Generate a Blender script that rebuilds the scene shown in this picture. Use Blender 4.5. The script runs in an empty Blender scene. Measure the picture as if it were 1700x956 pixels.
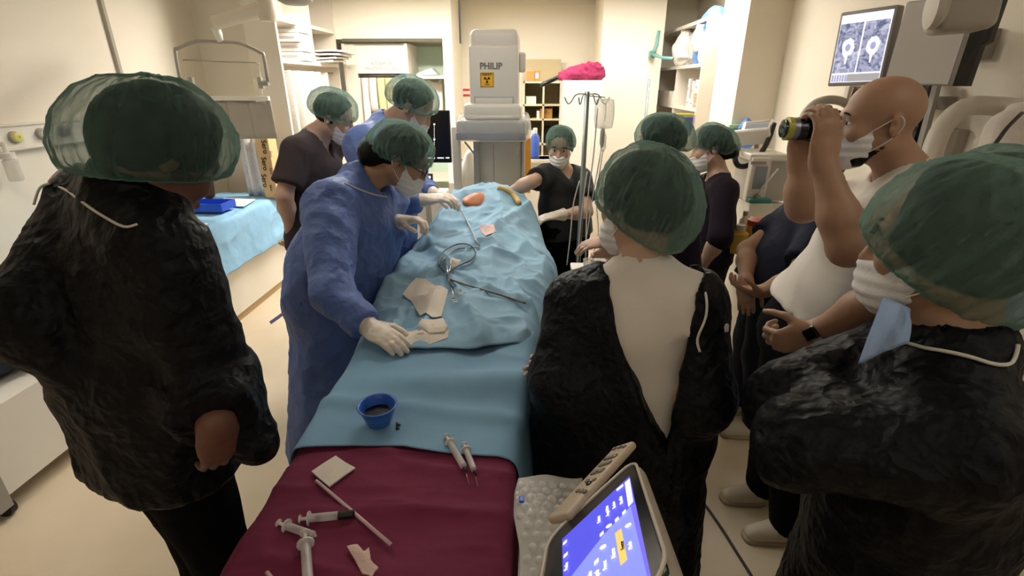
import bpy, bmesh, math, random
import numpy as np
from mathutils import Vector, Matrix

# ------------------------------------------------------------------ camera, light, exposure
FOC, PITCH, YAW, HCAM = 830.0, math.radians(22.3), math.radians(2.0), 1.8
scene = bpy.context.scene
C0 = scene.collection
cam_d = bpy.data.cameras.new('camera'); cam = bpy.data.objects.new('camera', cam_d); C0.objects.link(cam)
cam.location = (0, 0, HCAM); cam.rotation_euler = (math.pi/2 - PITCH, 0, YAW)
cam_d.sensor_width = 36.0; cam_d.lens = 36.0*FOC/1700.0; cam_d.clip_start = 0.05; cam_d.clip_end = 60
scene.camera = cam
w = bpy.data.worlds.new('world'); scene.world = w; w.use_nodes = True
w.node_tree.nodes['Background'].inputs[0].default_value = (0.8, 0.75, 0.65, 1)
w.node_tree.nodes['Background'].inputs[1].default_value = 0.15
scene.view_settings.view_transform = 'Standard'; scene.view_settings.look = 'None'
scene.view_settings.exposure = 0.3; scene.view_settings.gamma = 1.0; scene.view_settings.use_curve_mapping = False
scene.cycles.use_denoising = True
scene.cycles.max_bounces = 8; scene.cycles.diffuse_bounces = 4; scene.cycles.transparent_max_bounces = 12
scene.cycles.sample_clamp_indirect = 4.0
# ceiling panel strengths: (x, y, half width, half depth, emission strength)
PANELS = [(-1.25, 4.75, .55, .16, 82.0), (1.12, 4.85, .42, .2, 42.0), (0.0, 5.6, .3, .16, 20.0), (-.3, 2.75, .5, .15, 17.0),
          (-1.9, 1.9, .15, .55, 9.0), (1.5, 0.5, .15, .55, 4.0), (0.0, -0.7, .55, .15, 6.0)]  # recess, aisle and near-end panels are unseen fill lights, added to brighten
PANEL_COL = (1.0, 0.955, 0.875)

# ------------------------------------------------------------------ points from the photograph (camera solved from it)
def V3(*a): return np.array(a if len(a) == 3 else a[0], float)
_c, _s, _cy, _sy = math.cos(PITCH), math.sin(PITCH), math.cos(YAW), math.sin(YAW)
def _rot(v): return V3(v[0]*_cy - v[1]*_sy, v[0]*_sy + v[1]*_cy, v[2])
FW, RT, DN, EYE = _rot((0, _c, -_s)), _rot((1, 0, 0)), _rot((0, -_s, -_c)), V3(0, 0, HCAM)
def ray(x, y): return FW + RT*(x-850)/FOC + DN*(y-478)/FOC
def J(x, y, d): return EYE + ray(x, y)*d
def atX(x, y, X): r = ray(x, y); return EYE + r*(X/r[0])
def atY(x, y, Y): r = ray(x, y); return EYE + r*(Y/r[1])
def atZ(x, y, Z): r = ray(x, y); return EYE + r*((Z-HCAM)/r[2])
def nrm(v): v = np.asarray(v, float); return v/max(1e-9, np.linalg.norm(v))
def lerp(a, b, t): return a + (b-a)*t

# ------------------------------------------------------------------ materials
def srgb(*c):
    if len(c) == 1 and isinstance(c[0], str):
        h = c[0]; c = [int(h[i:i+2], 16)/255 for i in (0, 2, 4)]
    return tuple(x/12.92 if x <= .04045 else ((x+.055)/1.055)**2.4 for x in c)
MATS = {}
def mat(name, col, rough=.6, metal=0., bump=None, var=0., vscale=8., emit=0., ecol=None, alpha=1., trans=0., sheen=0., spec=.5, coat=0., subs=0., bdist=.01):
    """procedural Principled material: noise colour variation and noise bump in object space"""
    if name in MATS: return MATS[name]
    m = bpy.data.materials.new(name); m.use_nodes = True; MATS[name] = m
    nt = m.node_tree; b = nt.nodes['Principled BSDF']
    if isinstance(col, str): col = srgb(col)
    b.inputs['Base Color'].default_value = (*col, 1)
    b.inputs['Roughness'].default_value = rough; b.inputs['Metallic'].default_value = metal
    b.inputs['Alpha'].default_value = alpha; b.inputs['Transmission Weight'].default_value = trans
    b.inputs['Sheen Weight'].default_value = sheen; b.inputs['Specular IOR Level'].default_value = spec
    b.inputs['Coat Weight'].default_value = coat
    if subs: b.inputs['Subsurface Weight'].default_value = subs; b.inputs['Subsurface Radius'].default_value = (.02, .008, .004)
    if emit: b.inputs['Emission Strength'].default_value = emit; b.inputs['Emission Color'].default_value = (*(ecol or col), 1)
    tc = nt.nodes.new('ShaderNodeTexCoord')
    if var:
        n = nt.nodes.new('ShaderNodeTexNoise'); n.inputs['Scale'].default_value = vscale; n.inputs['Detail'].default_value = 5
        nt.links.new(tc.outputs['Object'], n.inputs['Vector'])
        r = nt.nodes.new('ShaderNodeValToRGB')
        r.color_ramp.elements[0].position = .3; r.color_ramp.elements[1].position = .7
        r.color_ramp.elements[0].color = (*[max(0, c*(1-var)) for c in col], 1)
        r.color_ramp.elements[1].color = (*[min(1, c*(1+var)) for c in col], 1)
        nt.links.new(n.outputs['Fac'], r.inputs['Fac']); nt.links.new(r.outputs['Color'], b.inputs['Base Color'])
    if bump:
        prev = None
        for sc, st, kind in (bump if isinstance(bump, list) else [bump]):
            if kind == 'crinkle':
                n = nt.nodes.new('ShaderNodeTexVoronoi'); n.inputs['Scale'].default_value = sc; n.feature = 'F1'
                wn = nt.nodes.new('ShaderNodeTexNoise'); wn.inputs['Scale'].default_value = sc*.6; wn.inputs['Detail'].default_value = 3
                va = nt.nodes.new('ShaderNodeVectorMath'); va.operation = 'ADD'
                nt.links.new(tc.outputs['Object'], wn.inputs['Vector'])
                vs = nt.nodes.new('ShaderNodeVectorMath'); vs.operation = 'SCALE'; vs.inputs['Scale'].default_value = .35
                nt.links.new(wn.outputs['Color'], vs.inputs[0])
                nt.links.new(tc.outputs['Object'], va.inputs[0]); nt.links.new(vs.outputs[0], va.inputs[1])
                nt.links.new(va.outputs[0], n.inputs['Vector']); out = n.outputs['Distance']
            else:
                n = nt.nodes.new('ShaderNodeTexNoise'); n.inputs['Scale'].default_value = sc; n.inputs['Detail'].default_value = 6
                nt.links.new(tc.outputs['Object'], n.inputs['Vector']); out = n.outputs['Fac']
            bp = nt.nodes.new('ShaderNodeBump'); bp.inputs['Strength'].default_value = st; bp.inputs['Distance'].default_value = bdist
            nt.links.new(out, bp.inputs['Height'])
            if prev: nt.links.new(prev.outputs['Normal'], bp.inputs['Normal'])
            prev = bp
        nt.links.new(prev.outputs['Normal'], b.inputs['Normal'])
    return m

def sheer(name, col, dens=.6, edge=.95, bumpscale=60, rough=.6, tl=.4, dist=0., bst=.5):
    """thin see-through cloth or film: opaque where it is seen edge-on, as a real gauze is"""
    if name in MATS: return MATS[name]
    m = bpy.data.materials.new(name); m.use_nodes = True; MATS[name] = m
    nt = m.node_tree; nt.nodes.clear(); N = nt.nodes.new; L = nt.links.new
    if isinstance(col, str): col = srgb(col)
    out = N('ShaderNodeOutputMaterial'); d = N('ShaderNodeBsdfPrincipled'); t = N('ShaderNodeBsdfTranslucent'); tr = N('ShaderNodeBsdfTransparent')
    d.inputs['Base Color'].default_value = (*col, 1); d.inputs['Roughness'].default_value = rough
    t.inputs['Color'].default_value = (*col, 1)
    mx = N('ShaderNodeMixShader'); mx.inputs[0].default_value = tl; L(d.outputs[0], mx.inputs[1]); L(t.outputs[0], mx.inputs[2])
    lw = N('ShaderNodeLayerWeight'); lw.inputs['Blend'].default_value = .35
    mr = N('ShaderNodeMapRange'); mr.inputs['To Min'].default_value = dens; mr.inputs['To Max'].default_value = edge
    L(lw.outputs['Facing'], mr.inputs['Value'])
    m2 = N('ShaderNodeMixShader'); L(mr.outputs[0], m2.inputs[0]); L(tr.outputs[0], m2.inputs[1]); L(mx.outputs[0], m2.inputs[2])
    L(m2.outputs[0], out.inputs['Surface'])
    tc = N('ShaderNodeTexCoord'); n = N('ShaderNodeTexNoise'); n.inputs['Scale'].default_value = bumpscale; n.inputs['Detail'].default_value = 4; n.inputs['Distortion'].default_value = dist
    L(tc.outputs['Object'], n.inputs['Vector']); bp = N('ShaderNodeBump'); bp.inputs['Strength'].default_value = bst; bp.inputs['Distance'].default_value = .006+.01*dist
    L(n.outputs['Fac'], bp.inputs['Height']); L(bp.outputs[0], d.inputs['Normal']); L(bp.outputs[0], t.inputs['Normal'])
    return m

# ------------------------------------------------------------------ objects
def origin(o):
    while o.parent: o = o.parent
    return np.array(o.location)
def link_mesh(name, V, F, m, parent=None, smooth=True, loc=None):
    """V: n x 3 array in world metres, F: list of faces or m x k array"""
    V = np.asarray(V, np.float32)
    if parent is not None: base = origin(parent)
    else: base = np.asarray(loc if loc is not None else V.mean(0), float)
    V = V - base.astype(np.float32)
    me = bpy.data.meshes.new(name)
    if isinstance(F, np.ndarray):
        k = F.shape[1]
        me.vertices.add(len(V)); me.vertices.foreach_set('co', V.ravel())
        me.loops.add(F.size); me.loops.foreach_set('vertex_index', F.astype(np.int32).ravel())
        me.polygons.add(len(F)); me.polygons.foreach_set('loop_start', np.arange(0, F.size, k, dtype=np.int32))
        me.update(calc_edges=True)
    else:
        me.from_pydata([tuple(map(float, v)) for v in V], [], F)
    me.validate()
    if smooth: me.polygons.foreach_set('use_smooth', np.ones(len(me.polygons), bool))
    for mm in (m if isinstance(m, (list, tuple)) else [m]): me.materials.append(mm)
    o = bpy.data.objects.new(name, me); C0.objects.link(o)
    if parent is not None: o.parent = parent
    else: o.location = base
    return o
def tag(o, label=None, cat=None, group=None, kind=None):
    if label: o['label'] = label
    if cat: o['category'] = cat
    if group: o['group'] = group
    if kind: o['kind'] = kind
    return o
def thing(name, label, cat, loc, group=None):
    o = bpy.data.objects.new(name, None); C0.objects.link(o); o.location = [float(x) for x in loc]; o.empty_display_size = .05
    return tag(o, label, cat, group)

class MB:
    """collects shapes, in world coordinates, for ONE mesh object"""
    def __init__(s): s.V = []; s.F = []; s.n = 0
    def add(s, V, F):
        V = np.asarray(V, float); s.V.append(V); s.F += [tuple(i+s.n for i in f) for f in F]; s.n += len(V); return s
    def box(s, c, size, R=None, bev=0.0, seg=2):
        bm = bmesh.new(); bmesh.ops.create_cube(bm, size=1.0)
        for v in bm.verts: v.co = Vector((v.co[0]*size[0], v.co[1]*size[1], v.co[2]*size[2]))
        if bev: bmesh.ops.bevel(bm, geom=bm.edges[:], offset=min(bev, .49*min(size)), segments=seg, profile=.5, affect='EDGES')
        bm.verts.index_update()
        V = np.array([v.co[:] for v in bm.verts]); F = [[v.index for v in f.verts] for f in bm.faces]; bm.free()
        if R is not None: V = V @ np.asarray(R)       # rows of R: local axes in world
        return s.add(V + np.asarray(c, float), F)
    def span(s, lo, hi, bev=0.0, seg=2):
        lo, hi = np.minimum(lo, hi), np.maximum(lo, hi)
        return s.box((lo+hi)/2, hi-lo, None, bev, seg)
    def tube(s, pts, r, n=8, closed=False, smooth=0):
        P = np.asarray(pts, float); r = np.asarray(r, float)*np.ones(len(P))
        if smooth:
            Q, q = [], []
            for i in range(len(P)-1):
                p0, p1, p2, p3 = P[max(i-1, 0)], P[i], P[i+1], P[min(i+2, len(P)-1)]
                for t in np.arange(smooth)/smooth:
                    Q.append(.5*((2*p1)+(-p0+p2)*t+(2*p0-5*p1+4*p2-p3)*t*t+(-p0+3*p1-3*p2+p3)*t**3)); q.append(lerp(r[i], r[i+1], t))
            Q.append(P[-1]); q.append(r[-1]); P, r = np.array(Q), np.array(q)
        m = len(P); V = []; up = None
        for i in range(m):
            d = nrm(P[(i+1) % m if closed else min(i+1, m-1)] - P[(i-1) if (closed or i > 0) else 0])
            if up is None: up = V3(0, 0, 1) if abs(d[2]) < .9 else V3(1, 0, 0)
            a = nrm(np.cross(d, up)); up = nrm(np.cross(a, d))
            for k in range(n):
                t = 2*math.pi*k/n; V.append(P[i] + r[i]*(a*math.cos(t) + up*math.sin(t)))
        F = []
        for i in range(m if closed else m-1):
            for k in range(n):
                a, b = i*n+k, i*n+(k+1) % n; i2 = ((i+1) % m)*n
                F.append((a, b, i2+(k+1) % n, i2+k))
        if not closed: F += [tuple(range(n))[::-1], tuple((m-1)*n+k for k in range(n))]
        return s.add(V, F)
    def lathe(s, c, axis, prof, n=20, caps=True):
        axis = nrm(axis); a = nrm(np.cross(axis, V3(0, 0, 1) if abs(axis[2]) < .9 else V3(1, 0, 0))); b = np.cross(axis, a)
        V = [np.asarray(c) + axis*h + r*(a*math.cos(2*math.pi*k/n) + b*math.sin(2*math.pi*k/n)) for r, h in prof for k in range(n)]
        F = [(i*n+k, i*n+(k+1) % n, (i+1)*n+(k+1) % n, (i+1)*n+k) for i in range(len(prof)-1) for k in range(n)]
        if caps: F += [tuple(range(n))[::-1], tuple((len(prof)-1)*n+k for k in range(n))]
        return s.add(V, F)
    def prism(s, poly, d):
        """poly: 3-D outline; d: extrusion vector"""
        P = np.asarray(poly, float); n = len(P); V = np.vstack([P, P+np.asarray(d)])
        return s.add(V, [tuple(range(n))[::-1], tuple(range(n, 2*n))] + [(i, (i+1) % n, n+(i+1) % n, n+i) for i in range(n)])
    def sheet(s, G, th=0.0):
        """G: rows x cols x 3 grid of points; th: thickness downwards along its normals"""
        a, b = G.shape[:2]; V = G.reshape(-1, 3)
        q = np.arange(a*b).reshape(a, b)
        F = np.stack([q[:-1, :-1], q[:-1, 1:], q[1:, 1:], q[1:, :-1]], -1).reshape(-1, 4).tolist()
        if th:
            n = np.cross(np.gradient(G, axis=1), np.gradient(G, axis=0)); n /= np.linalg.norm(n, axis=2, keepdims=True)+1e-9
            V = np.vstack([V, (G + n*th).reshape(-1, 3)]); o = a*b
            F = F + [[o+i for i in f[::-1]] for f in F]
            rim = list(q[0, :]) + list(q[1:, -1]) + list(q[-1, -2::-1]) + list(q[-2:0:-1, 0])
            F += [[rim[(i+1) % len(rim)], rim[i], o+rim[i], o+rim[(i+1) % len(rim)]] for i in range(len(rim))]
        return s.add(V, F)
    def obj(s, name, m, parent=None, smooth=False, loc=None):
        V = np.vstack(s.V); o = link_mesh(name, V, s.F, m, parent, True, loc)
        if not smooth:
            o.data.polygons.foreach_set('use_smooth', np.zeros(len(o.data.polygons), bool))
        elif smooth == 'auto':
            o.data.set_sharp_from_angle(angle=math.radians(38))
        return o

def text_mesh(name, body, size, m, parent, pos, right, up, extrude=.0006, align='CENTER', bold=0.0, loc=None):
    cu = bpy.data.curves.new(name, 'FONT'); cu.body = body; cu.size = size; cu.extrude = extrude; cu.offset = bold
    cu.align_x = align; cu.align_y = 'CENTER'; cu.resolution_u = 3
    o = bpy.data.objects.new(name, cu); C0.objects.link(o)
    me = bpy.data.meshes.new_from_object(o.evaluated_get(bpy.context.evaluated_depsgraph_get()))
    bpy.data.objects.remove(o); bpy.data.curves.remove(cu)
    V = np.zeros(len(me.vertices)*3); me.vertices.foreach_get('co', V); V = V.reshape(-1, 3)
    right, up = nrm(right), nrm(up); up = nrm(up-right*(up@right)); nn = np.cross(right, up)
    W = np.asarray(pos) + V[:, :1]*right + V[:, 1:2]*up + V[:, 2:]*nn
    F = [tuple(p.vertices) for p in me.polygons]; bpy.data.meshes.remove(me)
    return link_mesh(name, W, F, m, parent, smooth=False, loc=loc)

# ------------------------------------------------------------------ lattice noise for folds and creases
_rng = np.random.default_rng(5); _LAT = _rng.random((32, 32, 32))
def vnoise(P):
    i = np.floor(P).astype(int); f = P-i; f = f*f*(3-2*f); i &= 31; j = (i+1) & 31
    x0, y0, z0, x1, y1, z1 = i[..., 0], i[..., 1], i[..., 2], j[..., 0], j[..., 1], j[..., 2]; fx, fy, fz = f[..., 0], f[..., 1], f[..., 2]
    a = _LAT[x0, y0, z0]*(1-fx)+_LAT[x1, y0, z0]*fx; b = _LAT[x0, y1, z0]*(1-fx)+_LAT[x1, y1, z0]*fx
    c = _LAT[x0, y0, z1]*(1-fx)+_LAT[x1, y0, z1]*fx; d = _LAT[x0, y1, z1]*(1-fx)+_LAT[x1, y1, z1]*fx
    return (a*(1-fy)+b*fy)*(1-fz)+(c*(1-fy)+d*fy)*fz
def creases(P, scale, stretch=(1, 1, 1), seed=0.):
    """-1..1, sharp ridges with soft valleys, bent by a second noise"""
    Q = P*np.asarray(stretch)*scale + seed*7.31
    Q = Q + .9*(np.stack([vnoise(Q*.6+3.1), vnoise(Q*.6+17.7), vnoise(Q*.6+9.2)], -1)-.5)
    r1 = 1-np.abs(2*vnoise(Q)-1); r2 = 1-np.abs(2*vnoise(Q*2.1+5.5)-1)
    return (r1**2*1.0 + .45*r2**2) - .62
# ------------------------------------------------------------------ smooth solids: round cones and ellipsoids blended, then meshed
def cone(a, b, ra, rb, k=.03, sq=None, flat=False, flata=False, mode='u'):
    a, b = V3(a), V3(b); D = b-a; L = max(1e-6, np.linalg.norm(D)); L2 = L*L
    R = max(ra, rb)/(min(1, sq[1]) if sq else 1)
    def fn(x, y, z):
        dx, dy, dz = x-a[0], y-a[1], z-a[2]
        t = (dx*D[0]+dy*D[1]+dz*D[2])/L2; tc = np.clip(t, 0, 1)
        tt = np.clip(t, 0 if not flata else -.3, 1 if not flat else 1.3)
        ox, oy, oz = dx-tt*D[0], dy-tt*D[1], dz-tt*D[2]
        if sq:
            q, m = sq; s = (ox*q[0]+oy*q[1]+oz*q[2])*(m-1); ox, oy, oz = ox+q[0]*s, oy+q[1]*s, oz+q[2]*s
        d = np.sqrt(ox*ox+oy*oy+oz*oz)-(ra+(rb-ra)*tc)
        if flat: d = np.maximum(d, (t-1)*L)
        if flata: d = np.maximum(d, -t*L)
        return d
    return (fn, np.minimum(a, b)-R, np.maximum(a, b)+R, k, mode)
def ell(c, axes, rad, k=.03, mode='u'):
    c = V3(c); A = np.asarray(axes); r = np.asarray(rad, float); R = np.sqrt(((A*r[:, None])**2).sum(0))
    def fn(x, y, z):
        dx, dy, dz = x-c[0], y-c[1], z-c[2]; k0 = 0; k1 = 0
        for i in range(3):
            q = dx*A[i][0]+dy*A[i][1]+dz*A[i][2]; k0 = k0+(q/r[i])**2; k1 = k1+(q/r[i]**2)**2
        k0 = np.sqrt(k0); return k0*(k0-1)/(np.sqrt(k1)+1e-6)
    return (fn, c-R, c+R, k, mode)
def ball(c, r, k=.02, mode='u'): return cone(c, V3(c)+V3(0, 0, 1e-4), r, r, k, mode=mode)
def half(p, n, k=.004, mode='i'):
    """keep the side n points away from"""
    p, n = V3(p), nrm(n)
    return (lambda x, y, z: (x-p[0])*n[0]+(y-p[1])*n[1]+(z-p[2])*n[2], None, None, k, mode)
def wedge(p, normals, mode='s', k=.004):
    """intersection of half spaces through points p_i: list of (point, outward normal)"""
    def fn(x, y, z):
        d = None
        for q, n in normals:
            e = (x-q[0])*n[0]+(y-q[1])*n[1]+(z-q[2])*n[2]; d = e if d is None else np.maximum(d, e)
        return d
    return (fn, None, None, k, mode)
def sdf_eval(ops, lo, hi, h):
    n = np.maximum(4, np.ceil((hi-lo)/h).astype(int)+1); f = np.full(n, .3, np.float32)
    ax = [lo[i]+h*np.arange(n[i]) for i in range(3)]
    for fn, a, b, k, mode in ops:
        if a is None: s = (slice(None),)*3
        else:
            m = k+3*h
            i0 = np.clip(np.floor((a-m-lo)/h).astype(int), 0, n); i1 = np.clip(np.ceil((b+m-lo)/h).astype(int)+1, 0, n)
            if (i1 <= i0).any(): continue
            s = tuple(slice(i0[i], i1[i]) for i in range(3))
        d = fn(ax[0][s[0]][:, None, None], ax[1][s[1]][None, :, None], ax[2][s[2]][None, None, :]).astype(np.float32)
        g = f[s]
        if mode == 'u':
            hh = np.clip(.5+.5*(g-d)/k, 0, 1); f[s] = g+(d-g)*hh-k*hh*(1-hh)
        else:
            e = d if mode == 'i' else -d
            hh = np.clip(.5-.5*(g-e)/k, 0, 1); f[s] = g+(e-g)*hh+k*hh*(1-hh)
    return f
_COR = np.array([(i, j, k) for i in (0, 1) for j in (0, 1) for k in (0, 1)])
_EDG = [(a, b) for a in range(8) for b in range(a+1, 8) if np.abs(_COR[a]-_COR[b]).sum() == 1]
def nets(f, lo, h):
    s = f < 0; n = np.array(f.shape)-1; cnt = np.zeros(n, np.int8)
    for c in _COR: cnt += s[c[0]:c[0]+n[0], c[1]:c[1]+n[1], c[2]:c[2]+n[2]]
    act = (cnt > 0) & (cnt < 8); idx = np.full(n, -1, np.int32); I = np.argwhere(act)
    if len(I) == 0: return np.zeros((0, 3)), np.zeros((0, 4), np.int32)
    idx[act] = np.arange(len(I))
    v = [f[I[:, 0]+c[0], I[:, 1]+c[1], I[:, 2]+c[2]] for c in _COR]
    acc = np.zeros((len(I), 3)); m = np.zeros(len(I))
    for a, b in _EDG:
        x = (v[a] < 0) != (v[b] < 0); t = np.where(x, v[a]/np.where(x, v[a]-v[b], 1), 0)
        acc += np.where(x[:, None], _COR[a]+t[:, None]*(_COR[b]-_COR[a]), 0); m += x
    V = lo+h*(I+acc/m[:, None]); F = []
    for d in range(3):
        u, w_ = (d+1) % 3, (d+2) % 3
        A = np.argwhere(np.diff(s, axis=d)); A = A[(A[:, u] > 0) & (A[:, w_] > 0) & (A[:, u] < n[u]) & (A[:, w_] < n[w_])]
        if not len(A): continue
        eu = np.zeros(3, int); eu[u] = 1; ew = np.zeros(3, int); ew[w_] = 1
        g = lambda B: idx[B[:, 0], B[:, 1], B[:, 2]]
        q = np.stack([g(A-eu-ew), g(A-ew), g(A), g(A-eu)], 1)
        flip = ~s[A[:, 0], A[:, 1], A[:, 2]]; q[flip] = q[flip][:, ::-1]
        F.append(q)
    F = np.vstack(F); F = F[(F >= 0).all(1)]
    return V, F
def vert_normals(V, F):
    n = np.cross(V[F[:, 2]]-V[F[:, 0]], V[F[:, 3]]-V[F[:, 1]]); N = np.zeros_like(V)
    for i in range(4): np.add.at(N, F[:, i], n)
    return N/(np.linalg.norm(N, axis=1, keepdims=True)+1e-12)
def solid(ops, h, lo=None, hi=None):
    A = [o[1] for o in ops if o[4] == 'u']; B = [o[2] for o in ops if o[4] == 'u']
    if lo is None: lo, hi = np.min(A, 0)-2.5*h, np.max(B, 0)+2.5*h
    return nets(sdf_eval(ops, lo, hi, h), lo, h)
def garment(name, ops, h, m, parent, amp=.008, scale=7., stretch=(1, 1, .45), seed=0., extra=None, amp2=0., scale2=22.):
    V, F = solid(ops, h)
    if amp:
        N = vert_normals(V, F); d = amp*creases(V, scale, stretch, seed)
        if amp2: d = d+amp2*creases(V, scale2, (1, 1, 1), seed+2)
        if extra is not None: d = d+extra(V)
        V = V+N*d[:, None]
    return link_mesh(name, V, F, m, parent)
# ------------------------------------------------------------------ people: one continuous body each, clothes as its children
def frame(f, u):
    f = nrm(f); u = nrm(u); u = nrm(u-f*(u@f)); return np.cross(f, u), f, u
def head_ops(C, f, u, s):
    r, f, u = frame(f, u); P = lambda a, b, c: C+(r*a+f*b+u*c)*s; A = [r, f, u]; S = lambda *q: np.array(q)*s
    o = [ell(P(0, -.012, .032), A, S(.075, .098, .086), .03*s), ell(P(0, .026, -.042), A, S(.057, .066, .074), .035*s),
         cone(P(-.016, .072, -.098), P(.016, .072, -.098), .018*s, .018*s, .025*s), ell(P(0, .084, .02), A, S(.046, .014, .012), .018*s)]
    for e in (-1, 1):
        o += [cone(P(.054*e, -.004, -.055), P(.024*e, .06, -.096), .018*s, .017*s, .03*s), ball(P(.04*e, .068, -.03), .022*s, .03*s)]
    for e in (-1, 1): o += [ball(P(.031*e, .104, .001), .014*s, .012*s, 's')]
    o += [cone(P(0, .09, .008), P(0, .111, -.036), .0075*s, .012*s, .012*s), ell(P(0, .09, -.068), A, S(.024, .012, .010), .01*s),
          cone(P(-.022, .105, -.068), P(.022, .105, -.068), .0022*s, .0022*s, .004*s, mode='s')]
    for e in (-1, 1):
        o += [ball(P(.011*e, .1, -.037), .008*s, .008*s), ball(P(.031*e, .0795, .0085), .0125*s, .004*s), ball(P(.031*e, .0795, -.0085), .0122*s, .004*s),
              ell(P(.082*e, -.014, -.006), [nrm(r*e*.85-f*.5), nrm(f*.85+r*e*.5), u], S(.0085, .020, .033), .007*s), ball(P(.094*e, -.004, -.004), .008*s, .006*s, 's')]
    return o
def hand_ops(W, d, n, side, curl, s=1., inf=0., k=.008):
    d = nrm(d); n = nrm(n-d*(np.asarray(n)@d)); t = np.cross(d, n) if side == 'R' else np.cross(n, d)
    if not isinstance(curl[0], (tuple, list)): curl = [curl]*4
    P = lambda a, b, c: W+(d*a+t*b+n*c)*s
    o = [ell(P(.052, 0, 0), [t, d, n], np.array((.041, .054, .0155))*s+inf, .02*s), cone(P(-.012, 0, 0), P(.03, 0, 0), .02*s+inf, .019*s+inf, .02*s, (t, .68))]
    for i, (off, ln, r) in enumerate(((.029, .076, .0092), (.0095, .084, .0095), (-.010, .078, .009), (-.0285, .062, .008))):
        p = P(.088-abs(off)*.22, off, .001); a = 0; sp = t*(off*2.2)
        for j, fr in enumerate((.47, .3, .23)):
            a += curl[i][j]; q = p+nrm(d*math.cos(a)+n*math.sin(a)+sp*(.6 if j == 0 else .25))*ln*fr*s*1.05
            o.append(cone(p, q, (r-.0007*j)*s+inf, (r-.0007*(j+1))*s+inf, (k if j == 0 else .003)*s)); p = q
    p = P(.022, .026, .006); c = curl[0][0]
    for j, (dv, ln, r) in enumerate(((d*.62+t*.72+n*(.25+.3*c), .046, .0125), (d*.85+t*.25+n*(.3+.5*c), .032, .0102), (d*.9+t*.02+n*(.35+.5*c), .026, .009))):
        q = p+nrm(dv)*ln*s; o.append(cone(p, q, r*s+inf, (r-.0015)*s+inf, (.014 if j == 0 else .003)*s)); p = q
    return o
FINE_LEVEL = 1.0
class Person:
    def __init__(P, label, skin, C, f, N, SL, SR, EL, WL, ER, WR, PV, AL, AR, u=None, bw=1., hs=1., hands=None, toe=None, KL=None, KR=None, h=.013, hh=.005, group=None, armr=1., belly=0.):
        for k, v in dict(C=C, N=N, SL=SL, SR=SR, EL=EL, WL=WL, ER=ER, WR=WR, PV=PV, AL=AL, AR=AR).items(): setattr(P, k, V3(v))
        P.lat = nrm(P.SR-P.SL); P.up = nrm(P.N-P.PV); P.fwd = nrm(np.cross(P.up, P.lat)); P.bw, P.hs = bw, hs
        P.r, P.f, P.u = frame(f, u if u is not None else (P.C-P.N)+nrm(f)*.02); P.belly = belly
        flat = nrm(P.fwd*V3(1, 1, 0)); P.toe = nrm(toe) if toe is not None else flat
        lz = nrm(P.lat*V3(1, 1, 0)); P.lz = lz
        P.HL, P.HR = P.PV-lz*.095*bw-V3(0, 0, .04), P.PV+lz*.095*bw-V3(0, 0, .04)
        P.KL = V3(KL) if KL is not None else lerp(P.HL, P.AL, .48)+P.toe*.02
        P.KR = V3(KR) if KR is not None else lerp(P.HR, P.AR, .48)+P.toe*.02
        P.ms = (P.SL+P.SR)/2; P.chest = lerp(P.ms, P.PV, .22); P.waist = lerp(P.ms, P.PV, .66)
        P.hands = {'L': (P.WL-P.EL, -P.lat*-1, (.35, .5, .3)), 'R': (P.WR-P.ER, -P.lat, (.35, .5, .3))}
        if hands: P.hands.update(hands)
        ops = P.torso() + P.arms() + P.legs() + [cone(P.C-P.u*.055*hs-P.f*.022*hs, lerp(P.C, P.N, 1.0), .052*hs*min(1.1, bw), .06*bw, .03)]
        hd = {s: hand_ops(W, *P.hands[s][:2], s, P.hands[s][2], hs*.97) for s, W in (('L', P.WL), ('R', P.WR))}
        ops = ops + head_ops(P.C, P.f, P.u, hs) + hd['L'] + hd['R']
        loc = V3(*((P.AL+P.AR)/2)[:2], 0); hh = max(hh, .0065) if h > .0135 else hh
        V, F = solid(ops, h); cen = V[F].mean(1); keep = np.ones(len(F), bool); parts = []
        for c, rad, q in ((P.C, .165*hs, hh), (P.WL+nrm(P.hands['L'][0])*.085, .125, .0045), (P.WR+nrm(P.hands['R'][0])*.085, .125, .0045)):
            v, fc = nets(sdf_eval(ops, c-rad, c+rad, q), c-rad, q); parts.append((v, fc))
            keep &= ~(np.abs(cen-c) < rad-1.6*h).all(1)
        VV = [V]; FF = [F[keep]]; n = len(V)
        for v, fc in parts: VV.append(v); FF.append(fc+n); n += len(v)
        P.o = link_mesh('person', np.vstack(VV), np.vstack(FF), skin, None, True, loc); tag(P.o, label, 'person', group)
    # --- the shapes clothes are grown from
    def torso(P, i=0., k=.05):
        b, q = P.bw, (P.lat, .66); o = [cone(P.chest, P.waist, .108*b+i, .1*b+i, k, q), cone(P.waist, P.PV, .1*b+i, .112*b+i, k, q),
                cone(P.SL+P.lat*.02, P.SR-P.lat*.02, .05*b+i, .05*b+i, k)]
        for S in (P.SL, P.SR): o.append(cone(P.N-P.up*.01, lerp(P.N, S, .85), .05*b+i*.6, .042*b+i, k))
        if P.belly: o.append(ell(lerp(P.waist, P.PV, .35)+P.fwd*.05, [P.lat, P.fwd, P.up], (.15*b+i, .11+P.belly+i, .15+i), k))
        return o
    def arms(P, i=0., k=.03):
        o = []
        for S, E, W in ((P.SL, P.EL, P.WL), (P.SR, P.ER, P.WR)):
            b = .5+.5*P.bw; o += [cone(S, E, .054*b+i, .041*b+i, k), cone(E, lerp(E, W, .35), .041*b+i, .043*b+i, k), cone(lerp(E, W, .35), W, .043*b+i, .027*b+i, k)]
        return o
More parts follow.
